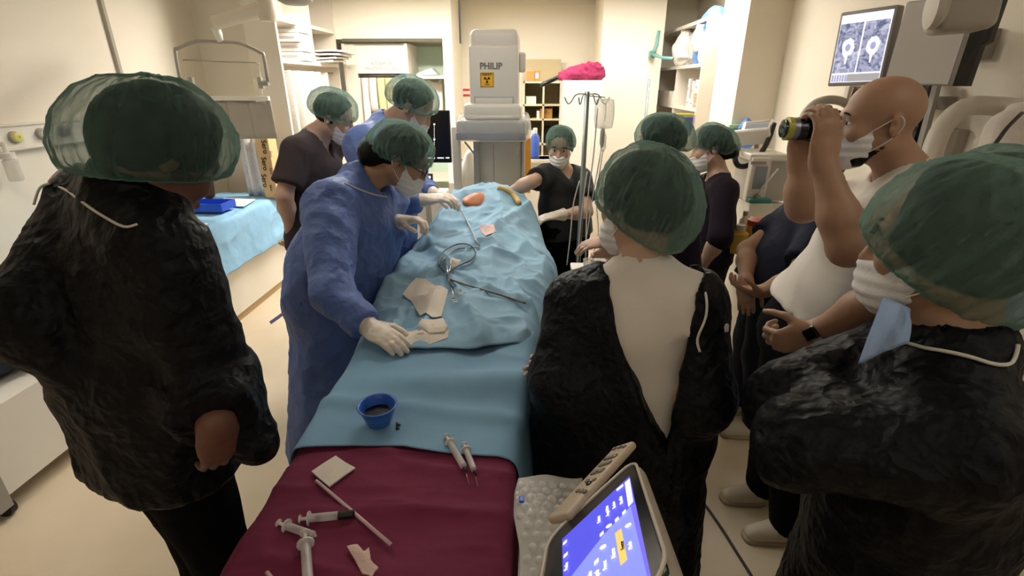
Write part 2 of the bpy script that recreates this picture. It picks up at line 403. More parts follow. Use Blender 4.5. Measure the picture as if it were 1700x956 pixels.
    def sleeve(P, side, upto, i0, i1, flat=True, k=.03):
        """upto: 0..1 upper arm, 1..2 forearm"""
        S, E, W = (P.SL, P.EL, P.WL) if side == 'L' else (P.SR, P.ER, P.WR)
        if upto <= 1: return [cone(S, lerp(S, E, upto), .054+i0, .05+i1, k, flat=flat)]
        return [cone(S, E, .054+i0, .045+lerp(i0, i1, .5), k), cone(E, lerp(E, W, upto-1), .045+lerp(i0, i1, .5), .034+i1, k, flat=flat)]
    def legs(P, i=0., k=.04):
        o = []
        for H, K, A in ((P.HL, P.KL, P.AL), (P.HR, P.KR, P.AR)):
            o += [cone(H, K, .085+i, .055+i, k), cone(K, lerp(K, A, .35), .055+i, .054+i, k), cone(lerp(K, A, .35), A, .054+i, .035+i, k),
                  cone(A-V3(0, 0, .04), A+P.toe*.15-V3(0, 0, .055), .032, .024, .02)]
        return o
    # --- clothes
    def trousers(P, m, i=.022, bottom=.075, waist=.12, amp=.006, h=.014, seed=1.):
        o = [cone(P.PV+P.up*waist, P.PV-P.up*.02, .105*P.bw+i*.6, .115*P.bw+i, .04, (P.lat, .66), flata=True)]
        for H, K, A in ((P.HL, P.KL, P.AL), (P.HR, P.KR, P.AR)):
            o += [cone(H, K, .088*P.bw+i, .066+i, .05), cone(K, A-V3(0, 0, .015), .066+i, bottom, .03, flat=True)]
        return garment('trousers', o, h, m, P.o, amp, 9, (1, 1, .6), seed)
    def shoes(P, m, sole=None, lift=0.):
        for A in (P.AL, P.AR):
            z = V3(0, 0, 1); b = A*V3(1, 1, 0); t = P.toe; l = np.cross(z, t)
            o = [cone(b-t*.045+z*.04, b+t*.05+z*.045, .038, .042, .02), cone(b+t*.05+z*.042, b+t*.165+z*.028, .042, .03, .02, (l, .82)),
                 cone(b-t*.03+z*.04, b-t*.02+z*.1, .036, .04, .02, flat=True), half(b+z*.004, -z)]
            V, F = solid(o, .008); sh = link_mesh('shoe', V, F, m, P.o)
            so = [cone(b-t*.045+z*.014, b+t*.05+z*.014, .043, .046, .02), cone(b+t*.05+z*.014, b+t*.17+z*.014, .046, .036, .02, (l, .85)), half(b+z*.001, -z), half(b+z*.02, z)]
            V, F = solid(so, .008); link_mesh('sole', V, F, sole or m, sh)
    def top(P, m, name='scrub_top', i=.018, sleeve=.72, sl=(.016, .03), hem=.1, neck=.07, vneck=0., amp=.006, h=.012, seed=2., flare=.02, necklift=.0, scale=8):
        o = P.torso(i) + P.sleeve('L', sleeve, *sl) + P.sleeve('R', sleeve, *sl)
        o += [cone(P.waist, P.PV-P.up*hem, .1*P.bw+i, .112*P.bw+i+flare, .05, (P.lat, .66)), half(P.PV-P.up*hem, -P.up)]
        nd = nrm(P.C-P.N); o += [cone(P.N-nd*.02+P.fwd*.015+nd*necklift, P.N+nd*.2+P.fwd*.02, neck, neck+.03, .006, mode='s')]
        if vneck:
            o += [tri_cut(P.N+P.lat*.07+P.up*.03, P.N-P.lat*.07+P.up*.03, lerp(P.N, P.PV, vneck), P.fwd, P.N+P.fwd*.01)]
        return garment(name, o, h, m, P.o, amp, scale, (1, 1, .7), seed)
    def glove(P, side, m, cuff=.09, inf=.0022, h=.0045, curl=None):
        W, E = (P.WL, P.EL) if side == 'L' else (P.WR, P.ER); d, n, c = P.hands[side]
        o = hand_ops(W, d, n, side, c, P.hs*.97, inf) + [cone(lerp(W, E, 1)*0+W+nrm(E-W)*cuff, W, .043, .031, .012, flata=True)]
        V, F = solid(o, h); N = vert_normals(V, F); V = V+N*(creases(V, 45)*.0012)[:, None]
        return link_mesh('glove', V, F, m, P.o)
    def eyes(P, brow=(.02, .012, .008)):
        for e in (-1, 1):
            c = P.C+(P.r*.031*e+P.f*.0800)*P.hs; mb = MB(); R = .0121*P.hs
            mb.lathe(c, P.f, [(R*math.cos(a), R*math.sin(a)) for a in np.linspace(-1.5, 1.5, 9)], 14)
            ey = mb.obj('eye', MATS['eyewhite'], P.o, True)
            mb = MB(); mb.lathe(c, P.f, [(.0065*P.hs, R*.86), (.0055*P.hs, R*1.0), (.001, R*1.04)], 14); mb.obj('iris', MATS['iris'], ey, True)
            mb = MB(); pts = [P.C+(P.r*(.031+x)*e+P.f*(.1-abs(x)*.35)+P.u*(.024+.004*(1-(x/.02)**2)))*P.hs for x in np.linspace(-.02, .022, 7)]
            mb.tube(pts, [.002, .0034, .004, .004, .0036, .003, .0015], 6); mb.obj('eyebrow', MATS['hair'], P.o, True)
    def hair(P, m, back=0., down=-.075, rad=(.086, .110, .096), amp=.004, fwd=.55, lift=0.):
        c = P.C+(P.u*(.03+lift)-P.f*.014)*P.hs; o = [ell(c, [P.r, P.f, P.u], np.array(rad)*P.hs, .02)]
        if back: o.append(ell(P.C-(P.f*(.09+back*.4)+P.u*.045)*P.hs, [P.r, P.f, P.u], (.05+back*.3, .035+back*.5, .055), .03))
        o.append(half(c+(P.f*.07+P.u*.035)*P.hs, nrm(P.f-P.u*fwd), .01)); o.append(half(P.C+P.u*down*P.hs, -P.u, .01))
        return garment('hair', o, .007, m, P.o, amp, 40, (1, 1, .3), 3)
    def cap(P, m, size=1., sag=.12, tilt=.38, lift=.0, puff=1., seed=0., back=0., n=150, rows=56, amp=.0045, drop=0., rim=None, hug=.17, low=.42, fill=.0):
        s = P.hs*size; ct, st = math.cos(tilt), math.sin(tilt); a = P.u*ct-P.f*st; g = P.f*ct+P.u*st; r = P.r
        c = P.C+(P.u*(.026+lift)-P.f*.014)*P.hs; th = np.linspace(0, 2*math.pi, n, endpoint=False)[None, :]; t = np.linspace(0, 1, rows)[:, None]
        ang = -low+t*(math.pi/2+low); rho = np.where(ang < 0, 1-(1-np.cos(ang))*.4, np.clip(np.cos(ang), 0, 1)**.9); hgt = np.sin(ang)
        rho = rho*(1-hug*np.exp(-t*13)); rho[0] *= .95
        cosb = np.clip(-np.cos(th), 0, 1)
        A = .095*s*puff; B = .118*s*(1+sag*cosb**1.5); H = .104*s*puff
        L = g*0
        X = rho*np.sin(th)*A; Y = rho*np.cos(th)*B; Z = hgt*H + 0*th - drop*cosb*np.clip(1-t, 0, 1)**1.3
        pts = c + X[..., None]*r + Y[..., None]*g + Z[..., None]*a
        nn = nrm2(X[..., None]*r/A**2 + (Y/B**2)[..., None]*g + Z[..., None]*a/H**2)
        ph = vnoise(np.stack([np.cos(th)*2+seed+0*t, np.sin(th)*2+0*t, t*3+0*th], -1)); wob = 5*ph
        d = amp*(np.exp(-t*2.6)*np.abs(np.sin(th*15+wob))*1.5 - .6*np.exp(-t*2.6)) + amp*.9*creases(pts+seed, 16, (1, 1, 1), seed) + amp*1.4*(vnoise(pts*9+seed)-.5)*2
        mer = np.stack([np.cos(th)*5.5+.6*np.cos(3*th+t*4)+seed, np.sin(th)*5.5+0*t, t*2.2+seed+0*th], -1)
        d = d + amp*.75*(1-np.abs(2*vnoise(mer)-1))**2*np.exp(-t*.8) + amp*.45*(1-np.abs(2*vnoise(mer*2.2)-1))**2
        d = d*np.clip(np.minimum(t*9, 1), 0, 1)
        pts = pts + nn*d[..., None]
        V = np.vstack([pts.reshape(-1, 3), (c+a*H*1.0)[None]]); q = np.arange(rows*n).reshape(rows, n)
        F = [(q[i, j], q[i, (j+1) % n], q[i+1, (j+1) % n], q[i+1, j]) for i in range(rows-2) for j in range(n)] + [(q[rows-2, j], q[rows-2, (j+1) % n], rows*n) for j in range(n)]
        o = link_mesh('surgical_cap', V, F, m, P.o)
        if fill:
            hc = c+g*.004*s; garment('hair', [ell(hc, [r, g, a], (.095*s*puff*fill, .118*s*fill, .104*s*puff*fill), .02), half(c-a*math.sin(low)*.104*s*.72, -a, .01), half(c+g*.085*s, nrm(g-a*.4), .02)], .008, MATS['hair'], P.o, .004, 30)
        mb = MB(); mb.tube(pts[1] - nn[1]*.001, .0022*s, 5, True); mb.obj('elastic', rim or m, o, True)
        return o
    def mask(P, m, loops=True, low=-.128, high=-.012, cup=0.):
        s = P.hs; Q = lambda a, b, c: P.C+(P.r*a+P.f*b+P.u*c)*s; A = [P.r, P.f, P.u]
        o = [ell(Q(0, .036, -.052), A, np.array((.068, .068, .078))*s, .03), cone(Q(0, .106, -.038), Q(0, .09, -.085), .017*s, .022*s, .035), cone(Q(0, .094, -.085), Q(0, .076, -.108), .026*s, .031*s, .03), ell(Q(0, .07, -.09), A, np.array((.05, .045, .04))*s, .02),
             half(Q(0, 0, high), P.u+P.f*.25, .003), half(Q(0, 0, low), -P.u+P.f*-.1, .003), half(Q(0, .026, 0), -P.f, .003)]
        V, F = solid(o, .005); N = vert_normals(V, F); z = (V-P.C)@P.u/s; x = (V-P.C)@P.r/s
        V = V+N*(.0016*np.sin(z*2*math.pi/.024)+.001*creases(V, 30))[:, None]
        k = link_mesh('face_mask', V, F, m, P.o)
        if loops:
            for e in (-1, 1):
                if loops == 'short':
                    mb = MB(); mb.tube([Q(.062*e, .045, -.03), Q(.074*e, .02, -.025), Q(.078*e, -.005, -.02)], .0016, 5, smooth=3); mb.tube([Q(.056*e, .05, -.092), Q(.07*e, .02, -.07), Q(.074*e, -.005, -.055)], .0016, 5, smooth=3); mb.obj('ear_loop', m, k, True); continue
                mb = MB(); mb.tube([Q(.062*e, .045, -.03), Q(.08*e, .01, .0), Q(.088*e, -.016, .018), Q(.09*e, -.03, 0), Q(.083*e, -.02, -.03), Q(.074*e, .01, -.06), Q(.056*e, .05, -.092)], .0016, 5, smooth=4)
                mb.obj('ear_loop', m, k, True)
        return k
def tri_cut(A, B, T, d, start, k=.004):
    """cut away the triangle A B T pushed along d, in front of start"""
    pl = [(start, -nrm(d))]
    for p, q, o in ((A, B, T), (B, T, A), (T, A, B)):
        n = nrm(np.cross(d, q-p)); n = n if n@(o-p) < 0 else -n; pl.append((p, n))
    return wedge(None, pl, 's', k)
def nrm2(v): return v/(np.linalg.norm(v, axis=-1, keepdims=True)+1e-9)
def stick(o, pix, lift=.004, back=.9):
    """points on the near side of object o under the given pixels (for ties and straps that lie on cloth)"""
    bpy.context.view_layer.update(); out = []; d = back
    for x, y in pix:
        r = nrm(ray(x, y)); ok, co, no, _ = o.ray_cast(Vector(EYE-origin(o)), Vector(r))
        if ok: p = np.array(co)+origin(o)-r*lift; d = (p-EYE)@FW
        else: p = J(x, y, d)
        out.append(p)
    return out
# ------------------------------------------------------------------ the room
WALL = mat('warm_wall_paint', srgb('ECE3D2'), .75, bump=(120, .06, 'noise'), var=.03, vscale=1.5)
WALLW = mat('pale_wall_paint', srgb('F0E9D8'), .7, var=.02, vscale=1.5)
TRIM = mat('white_trim', srgb('E9E4D6'), .5)
TRIMG = mat('grey_trim', srgb('A9A294'), .5)
FLOOR = mat('vinyl_floor', srgb('DCCBB0'), .38, var=.05, vscale=3.0, bump=(300, .05, 'noise'))
CEIL = mat('ceiling_paint', srgb('EDE6D6'), .8)
def structure(name, lo, hi, m, bev=0.):
    mb = MB(); mb.span(V3(lo), V3(hi), bev); o = mb.obj(name, m); o['kind'] = 'structure'; return o
structure('floor', (-3.2, -1.7, -.1), (2.3, 7.1, 0), FLOOR)
structure('ceiling', (-3.2, -1.7, 2.72), (2.3, 7.1, 2.82), CEIL)
structure('wall_left', (-3.15, -1.7, 0), (-3.0, 4.9, 2.72), WALL)
structure('wall_left_pier', (-3.15, 4.9, 0), (-2.40, 6.2, 2.72), WALL)
structure('wall_front', (-3.0, -1.7, 0), (2.0, -1.55, 2.72), WALL)
structure('wall_right', (2.0, -1.7, 0), (2.15, 4.43, 2.72), WALL)
structure('wall_right_pier', (1.672, 4.43, 0), (2.15, 5.0, 2.72), WALL)
structure('wall_right_inner', (1.95, 5.0, 0), (2.15, 6.95, 2.72), WALL)
structure('wall_back_right_inner', (1.41, 6.75, 0), (1.95, 6.95, 2.72), WALLW)
structure('wall_back_left_top', (-2.40, 6.0, 2.24), (-.86, 6.62, 2.72), WALLW)
structure('wall_back_left_jamb', (-.965, 6.0, 0), (-.86, 6.95, 2.24), WALLW)
structure('wall_back_left_inner', (-2.40, 6.62, 0), (-.965, 6.7, 2.24), WALLW)
structure('wall_back', (-.86, 6.8, 0), (.76, 6.95, 2.72), WALLW)
structure('wall_back_right', (.755, 6.0, 0), (1.41, 6.95, 2.72), WALLW)
structure('baseboard_left', (-3.0, -1.55, 0), (-2.985, 4.9, .09), TRIM)
structure('baseboard_right', (1.985, -1.55, 0), (2.0, 4.43, .09), TRIM)
structure('baseboard_back', (.755, 5.985, 0), (1.41, 6.0, .09), TRIM)
structure('trim_1', (-3.0, 3.845, 0), (-2.975, 3.872, 2.72), TRIMG)                 # conduit on the left wall
structure('trim_2', (-.86, 6.79, 2.66), (.76, 6.80, 2.72), TRIM)
structure('gap_shade_strip', (-2.06, 5.985, 2.215), (-.965, 6.02, 2.245), mat('gap_shade_tone', srgb('5A5848'), .6))  # dark strip set in to paint the shade of the gap above the niche
# a door leaf edge beside the conduit
for x, y, hw, hd, e in PANELS:
    t = thing('ceiling_light', {0: 'bright flush ceiling panel above the glove shelves', 1: 'bright flush ceiling panel above the blue packs', 2: 'added ceiling fill panel in front of the far recess', 3: 'ceiling panel over the operating table',
              4: 'added ceiling fill panel over the left aisle', 5: 'added ceiling fill panel over the right aisle', 6: 'added ceiling fill panel at the near end of the room'}[len([o for o in C0.objects if o.name.startswith('ceiling_light')])],
              'ceiling light', (x, y, 2.70), 'recessed ceiling panels')
    mb = MB()
    for a, b, c, d in ((-1, -1, 1, -1), (-1, 1, 1, 1), (-1, -1, -1, 1), (1, -1, 1, 1)):
        mb.span(V3(x+a*hw-.02, y+b*hd-.02, 2.69), V3(x+c*hw+.02, y+d*hd+.02, 2.72))
    mb.obj('frame', TRIM, t)
    mb = MB(); mb.span(V3(x-hw, y-hd, 2.70), V3(x+hw, y+hd, 2.715))
    mb.obj('diffuser', mat('panel_glow_%d' % int(e*10), (1, 1, 1), .5, emit=e, ecol=PANEL_COL), t)
# ------------------------------------------------------------------ people
SKIN = mat('skin_light', srgb('C5A18A'), .55, subs=.08, var=.05, vscale=14, bump=(220, .12, 'noise'), bdist=.002)
SKIN_T = mat('skin_tan', srgb('A98268'), .5, subs=.06, var=.05, vscale=14, bump=(220, .12, 'noise'), bdist=.002)
SKIN_B = mat('skin_brown', srgb('6E4A3A'), .5, subs=.05, var=.05, vscale=14, bump=(220, .12, 'noise'), bdist=.002)
mat('eyewhite', srgb('E8E2DA'), .2); mat('iris', srgb('2A1A12'), .15)
HAIR = mat('hair', srgb('0C0A09'), .6, bump=(60, .1, 'noise'), spec=.2)
CAPM = sheer('green_cap_gauze', srgb('8FB0A2'), .44, .97, 16, .75, .62, 1.6, .9)
CAPD = sheer('dark_green_cap_gauze', srgb('7A9C8E'), .46, .97, 16, .75, .68, 1.6, .9)
CAPR = mat('green_elastic', srgb('5E9C86'), .7)
MASK = mat('mask_paper', srgb('E9E6E4'), .75, bump=(160, .15, 'noise'))
BLACKGOWN = mat('black_nonwoven', srgb('0B0B10'), .5, bump=[(14, .5, 'crinkle'), (40, .25, 'noise')], var=.25, vscale=5, bdist=.02, spec=.16)
BLACK = mat('black_cotton', srgb('08080B'), .9, bump=(60, .2, 'noise'), spec=.08)
NAVY = mat('navy_cotton', srgb('1B1E2E'), .85, bump=(60, .2, 'noise'), spec=.2)
PLUM = mat('plum_cotton', srgb('231B28'), .85, bump=(60, .2, 'noise'), spec=.2)
BROWN = mat('charcoal_brown_cotton', srgb('3A3234'), .9, bump=(60, .2, 'noise'), spec=.2)
WHITETEE = mat('white_cotton', srgb('DDD5C9'), .9, bump=(80, .04, 'noise'), spec=.2)
BLUEGOWN = mat('blue_surgical_gown', srgb('5068A4'), .6, bump=[(10, .5, 'crinkle'), (50, .2, 'noise')], var=.12, vscale=4, bdist=.02)
LIGHTBLUE = mat('light_blue_cotton', srgb('8FA6C8'), .85, bump=(60, .2, 'noise'))
GLOVE = mat('latex_glove', srgb('E0D3C4'), .4, subs=.05, bump=(60, .2, 'noise'), bdist=.003)
SHOE = mat('white_canvas', srgb('CFC2AE'), .8, bump=(150, .2, 'noise')); SOLE = mat('shoe_sole', srgb('A89880'), .7)
DARKSHOE = mat('dark_shoe', srgb('1A1A1C'), .6)
STRAP = mat('white_tie', srgb('D8D2C6'), .7)

# man bending at the left of the table, black gown, seen from behind
p = Person('person in crumpled black gown bending forward, back turned, white neck tie, at the maroon drape', SKIN_B,
    C=J(268, 252, 1.02), f=(.44, .68, -.58), u=(.32, .40, .86), N=(-.80, .98, 1.60), SL=(-.955, 1.06, 1.54), SR=(-.70, .89, 1.49), EL=J(55, 520, 1.0), WL=J(200, 620, 1.12),
    ER=J(352, 650, 1.06), WR=J(358, 704, .99), PV=(-.93, 1.0, .98), AL=(-.96, 1.07, .09), AR=(-.86, .99, .09), bw=1.05, hs=1.05, toe=(.55, .83, 0),
    hands={'R': (V3(-.15, .1, -.9), V3(-.7, .5, 0), (.4, .6, .4)), 'L': (V3(.5, .5, -.3), V3(.5, -.5, -.2), (.5, .9, .5))})
p.hair(HAIR, lift=-.015); p.cap(CAPD, 1.05, sag=.24, tilt=.46, lift=-.005, low=.75, fill=.95, seed=1, puff=1.0, amp=.0085, rim=CAPR)
p.trousers(BLACK, .006, .085); p.shoes(DARKSHOE)
o = p.torso(.022) + p.sleeve('R', 1.92, .026, .045) + p.sleeve('L', 1.95, .026, .045)
o += [cone(p.waist, V3(-.92, 1.0, .96), .13, .145, .08, (p.lat, .72), flat=True), cone(p.N-p.up*.02, p.N+nrm(p.C-p.N)*.2, .058, .085, .01, mode='s'),
      cone(V3(-.97, .93, 1.15), J(205, 770, 1.18), .085, .035, .05, flat=True), cone(J(385, 615, 1.10), J(425, 735, 1.10), .05, .052, .04)]
g = garment('isolation_gown', o, .0095, BLACKGOWN, p.o, .016, 6.5, (1, 1, .8), 4., amp2=.004, scale2=18)
mb = MB(); mb.tube(stick(g, [(106, 278), (86, 296), (84, 304), (110, 316), (140, 338), (170, 358), (205, 376), (228, 372)]), .0026, 6, smooth=4)
mb.tube(stick(g, [(84, 304), (66, 312), (56, 340)]), .0024, 6, smooth=4); mb.obj('neck_tie', STRAP, g, True)

# man at the front right, black gown, profile
p = Person('person in black gown with arms folded, white mask in profile, nearest the console', SKIN_T,
    C=J(1574, 404, .86), f=(-.74, .66, -.12), u=(-.10, .08, .98), N=(.745, .80, 1.375), SL=(.66, .64, 1.27), SR=(.84, .97, 1.27), EL=J(1330, 740, .88), WL=J(1400, 660, 1.02),
    ER=J(1310, 662, 1.04), WR=J(1420, 715, .88), PV=(.82, .85, .95), AL=(.80, .74, .09), AR=(.86, .96, .09), bw=1.08, hs=1.03, toe=(-1, .3, 0),
    hands={'L': (V3(.4, .8, 0), V3(.9, -.2, .1), (.3, .5, .3)), 'R': (V3(.4, -.8, 0), V3(.9, .1, -.1), (.3, .5, .3))})
p.hair(HAIR, lift=-.03, rad=(.084, .108, .09)); p.eyes(); p.cap(CAPM, 1.10, sag=.30, tilt=.66, lift=-.008, low=.9, fill=.95, seed=2, amp=.0085, rim=CAPR); p.mask(MASK, 'short')
p.trousers(BLACK, .035, .1); p.shoes(DARKSHOE)
o = p.torso(.03) + p.sleeve('R', 1.95, .03, .03) + p.sleeve('L', 1.95, .03, .03)
o += [cone(p.waist, V3(.82, .85, .42), .15, .19, .08, (p.lat, .76), flat=True), cone(p.N-p.up*.005, p.N+nrm(p.C-p.N)*.2, .058, .08, .01, mode='s')]
g = garment('isolation_gown', o, .0095, BLACKGOWN, p.o, .013, 7, (1, 1, .8), 8., amp2=.004, scale2=18)
mb = MB(); mb.tube(stick(g, [(1484, 562), (1530, 576), (1570, 583), (1610, 592), (1650, 604), (1676, 604), (1686, 590), (1690, 572)]), .0032, 6, smooth=4); mb.obj('neck_tie', STRAP, g, True)
ga, gb = (J(1466, 492, .90), J(1512, 512, .80)), (J(1424, 604, .86), J(1508, 566, .765))
G = np.array([[lerp(lerp(ga[0], ga[1], u), lerp(gb[0], gb[1], u), v)+V3(-.5, -.6, .3)*(.034*math.sin(math.pi*u)*math.sin(math.pi*min(1, v*.8+.2))+.006*math.sin(u*11+v*4)+.003*math.sin(u*23-v*6)) for u in np.linspace(0, 1, 14)] for v in np.linspace(0, 1, 14)])
mb = MB(); mb.sheet(G, .003); mb.obj('blue_bib', LIGHTBLUE, p.o, True)

# woman seen from behind, white top under an open black gown
p = Person('person seen from behind, white top showing through an open black gown', SKIN,
    C=J(1066, 338, 1.25), f=(-.60, .80, -.14), N=J(1068, 440, 1.27), SL=J(956, 508, 1.34), SR=J(1150, 506, 1.20), EL=J(936, 640, 1.28), WL=J(930, 610, 1.46),
    ER=J(1160, 660, 1.2), WR=J(960, 625, 1.42), PV=(.26, 1.16, .93), AL=(.20, 1.24, .09), AR=(.34, 1.12, .09), bw=.95, hs=1., toe=(-.5, .8, 0),
    hands={'L': (V3(-.4, .3, -.2), V3(.3, .8, -.3), (.3, .6, .3)), 'R': (V3(-.85, .1, .15), V3(.2, -.9, 0), (.3, .4, .3))})
p.hair(HAIR, down=-.06, lift=-.02); p.cap(CAPM, 1.07, sag=.2, tilt=.42, lift=-.005, low=.75, fill=.96, seed=3, amp=.0085, drop=.02, rim=CAPR); p.mask(MASK)
p.trousers(BLACK, .03, .08); p.shoes(DARKSHOE)
p.top(WHITETEE, 'white_top', .019, .3, hem=.08, neck=.06, amp=.003, necklift=.0)
bk = -p.fwd
o = p.torso(.03) + p.sleeve('R', 1.95, .025, .04) + p.sleeve('L', 1.95, .025, .04)
o += [cone(p.waist, p.PV-V3(0, 0, .48), .16, .19, .08, (p.lat, .68), flat=True), cone(p.N+p.up*.02-bk*.0, p.N+p.up*.3, .11, .16, .01, mode='s')]
A, B, T = J(985, 430, 1.2), J(1178, 430, 1.2), J(1105, 760, 1.2)
o += [tri_cut(A, B, T, bk, p.ms-bk*.02)]
g = garment('isolation_gown', o, .0095, BLACKGOWN, p.o, .010, 7, (1, 1, .7), 12., amp2=.003, scale2=18)
mb = MB(); mb.tube(stick(g, [(1160, 462), (1172, 490), (1172, 525), (1158, 562), (1162, 584)]), .003, 6, smooth=4); mb.obj('neck_tie', STRAP, g, True)

# bald man taking a picture
p = Person('bald person in white t-shirt and mask holding a camera up with both hands', SKIN_T,
    C=J(1458, 200, 1.5), f=(-.98, .20, -.06), N=J(1503, 290, 1.54), SL=J(1522, 352, 1.36), SR=J(1447, 335, 1.72), EL=J(1408, 412, 1.26), WL=J(1366, 266, 1.27), ER=J(1332, 345, 1.60), WR=J(1328, 268, 1.56),
    PV=(1.02, 1.66, .97), AL=(1.13, 1.62, .09), AR=(1.11, 1.83, .09), bw=1.12, hs=1.04, toe=(-1, -.08, 0), belly=.0,
    hands={'L': (V3(-.05, .05, 1), V3(-.2, .95, 0), (.55, .8, .5)), 'R': (V3(-.1, -.05, 1), V3(-.35, -.9, .1), (.35, .6, .4))})
p.eyes(); p.mask(MASK); p.trousers(BLACK, .03, .085, waist=.17); p.shoes(SHOE, SOLE)
Q = lambda a, b, c: p.C+(p.r*a+p.f*b+p.u*c)*p.hs
garment('beard', [ell(Q(0, .052, -.098), [p.r, p.f, p.u], (.052, .048, .036), .02), cone(Q(-.062, .0, -.06), Q(-.035, .05, -.1), .014, .018, .02), cone(Q(.062, .0, -.06), Q(.035, .05, -.1), .014, .018, .02)], .006, HAIR, p.o, .002, 60)
g = p.top(WHITETEE, 'white_t_shirt', .022, .42, (.022, .034), hem=-.09, neck=.068, amp=.008, flare=.03, scale=7, h=.010, seed=5)

# dark figure behind his arms
p = Person('person in dark navy scrubs with clasped hands, half hidden by the photographer', SKIN_T,
    C=J(1352, 288, 2.3), f=(-.86, .36, -.25), N=J(1378, 338, 2.33), SL=J(1366, 372, 2.18), SR=J(1335, 345, 2.5), EL=J(1318, 468, 2.10), WL=J(1262, 484, 2.16), ER=J(1240, 415, 2.44), WR=J(1238, 468, 2.24),
    PV=(1.20, 2.32, .95), AL=(1.27, 2.30, .09), AR=(1.28, 2.52, .09), bw=1., hs=1., toe=(-1, -.05, 0),
    hands={'L': (V3(-.8, .1, .1), V3(.2, .2, .9), (.4, .6, .4)), 'R': (V3(-.1, -.5, -.5), V3(.3, .5, -.6), (.5, .6, .4))})
p.hair(HAIR); p.mask(MASK); p.eyes(); p.trousers(NAVY, .03, .08); p.shoes(SHOE, SOLE); p.top(NAVY, i=.024, sleeve=.7, vneck=.16, seed=7)

# hidden person with the wristwatch
p = Person('person in light blue top and green cap with a wristwatch, behind the front right gown', SKIN_T,
    C=J(1652, 350, 1.14), f=(-.80, .55, -.2), N=J(1668, 425, 1.17), SL=J(1600, 470, 1.05), SR=J(1600, 400, 1.36), EL=J(1478, 492, 1.10), WL=J(1352, 553, 1.26), ER=J(1545, 560, 1.35), WR=J(1440, 600, 1.36),
    PV=(1.02, 1.17, .95), AL=(1.10, 1.12, .09), AR=(1.12, 1.30, .09), bw=1.0, hs=1., toe=(-1, 0, 0),
    hands={'L': (V3(-.8, .25, -.45), V3(.2, .9, .1), (.9, 1.2, .8))})
p.hair(HAIR); p.cap(CAPM, 1.08, sag=.2, tilt=.45, fill=.9, seed=5, rim=CAPR); p.mask(MASK); p.trousers(BLACK, .03, .08); p.shoes(DARKSHOE); p.top(LIGHTBLUE, i=.03, sleeve=.6, vneck=.15, seed=9, flare=.04)
d = nrm(p.WL-p.EL); c = lerp(p.EL, p.WL, .93); e = nrm(np.cross(d, V3(0, 0, 1)))*-1; e = nrm(e*.5+V3(-.5, -.6, .3)); e = nrm(e-d*(e@d))
mb = MB(); mb.lathe(c, d, [(.031, -.011), (.033, -.011), (.033, .011), (.031, .011)], 20, False); wt = mb.obj('wristwatch', mat('watch_strap', srgb('C9BEB0'), .6), p.o, True)
mb = MB(); mb.box(c+e*.036, (.034, .030, .010), [d, np.cross(d, e), e], .003); mb.obj('watch_case', mat('watch_black', srgb('141416'), .2), wt)

# two people in front of the shelves on the right
p = Person('person with green cap and mask in plum scrubs, in profile beside the patient monitor', SKIN,
    C=J(1180, 246, 2.9), f=(-.94, .22, -.18), N=J(1193, 293, 2.93), SL=J(1203, 318, 2.78), SR=J(1175, 308, 3.1), EL=J(1195, 395, 2.72), WL=J(1165, 440, 2.8), ER=J(1160, 390, 3.1), WR=J(1140, 440, 3.0),
    PV=(1.10, 2.96, .90), AL=(1.12, 2.88, .09), AR=(1.12, 3.06, .09), bw=.92, hs=.98, toe=(-1, 0, 0), h=.014)
p.hair(HAIR, back=.03); p.eyes(); p.cap(CAPM, 1.06, sag=.2, tilt=.42, fill=.93, seed=6, rim=CAPR); p.mask(MASK); p.trousers(PLUM); p.shoes(DARKSHOE); p.top(PLUM, sleeve=1.2, sl=(.016, .02), vneck=.12, seed=11)
p = Person('person in plum scrubs hidden behind the white-topped figure, cap just showing', SKIN,
    C=J(1096, 240, 2.4), f=(-.95, .1, -.3), N=J(1120, 285, 2.42), SL=J(1140, 312, 2.28), SR=J(1085, 310, 2.6), EL=J(1080, 412, 2.2), WL=J(1008, 400, 2.3), ER=J(1060, 400, 2.6), WR=J(1010, 420, 2.5),
    PV=(.72, 2.42, .9), AL=(.74, 2.34, .09), AR=(.74, 2.52, .09), bw=.95, hs=1., toe=(-1, 0, 0), h=.014,
    hands={'L': (V3(-.9, .1, -.2), V3(0, .3, -.9), (.3, .4, .2))})
p.hair(HAIR); p.cap(CAPM, 1.1, sag=.2, tilt=.42, fill=.94, seed=7, rim=CAPR); p.mask(MASK); p.trousers(PLUM); p.shoes(DARKSHOE); p.top(PLUM, sleeve=1.75, sl=(.022, .02), seed=13)

# woman at the far side of the patient
p = Person('person in black scrubs with green cap reaching over the patient from the far side', SKIN,
    C=J(930, 243, 3.3), f=(-.12, -.95, -.22), u=(.05, -.15, 1), N=J(932, 280, 3.36), SR=J(903, 292, 3.3), SL=J(966, 296, 3.44), ER=J(882, 302, 3.16), WR=J(846, 318, 3.26), EL=J(974, 352, 3.34), WL=J(926, 357, 3.22),
    PV=(.25, 3.42, .9), AL=(.36, 3.42, .09), AR=(.16, 3.42, .09), bw=.92, hs=.97, toe=(-.2, -1, 0), h=.014,
    hands={'R': (V3(-.7, .3, -.3), V3(0, .2, -.9), (.2, .3, .2)), 'L': (V3(-.9, -.2, -.1), V3(0, .2, -.9), (.3, .4, .2))})
p.hair(HAIR, back=.01); p.eyes(); p.cap(CAPM, 1.06, sag=.1, tilt=.34, seed=8, rim=CAPR); p.mask(MASK); p.trousers(BLACK); p.shoes(DARKSHOE)
p.top(mat('black_scrub', srgb('17191A'), .8, bump=(60, .2, 'noise')), sleeve=.62, vneck=.2, seed=15); p.glove('L', GLOVE, .05)

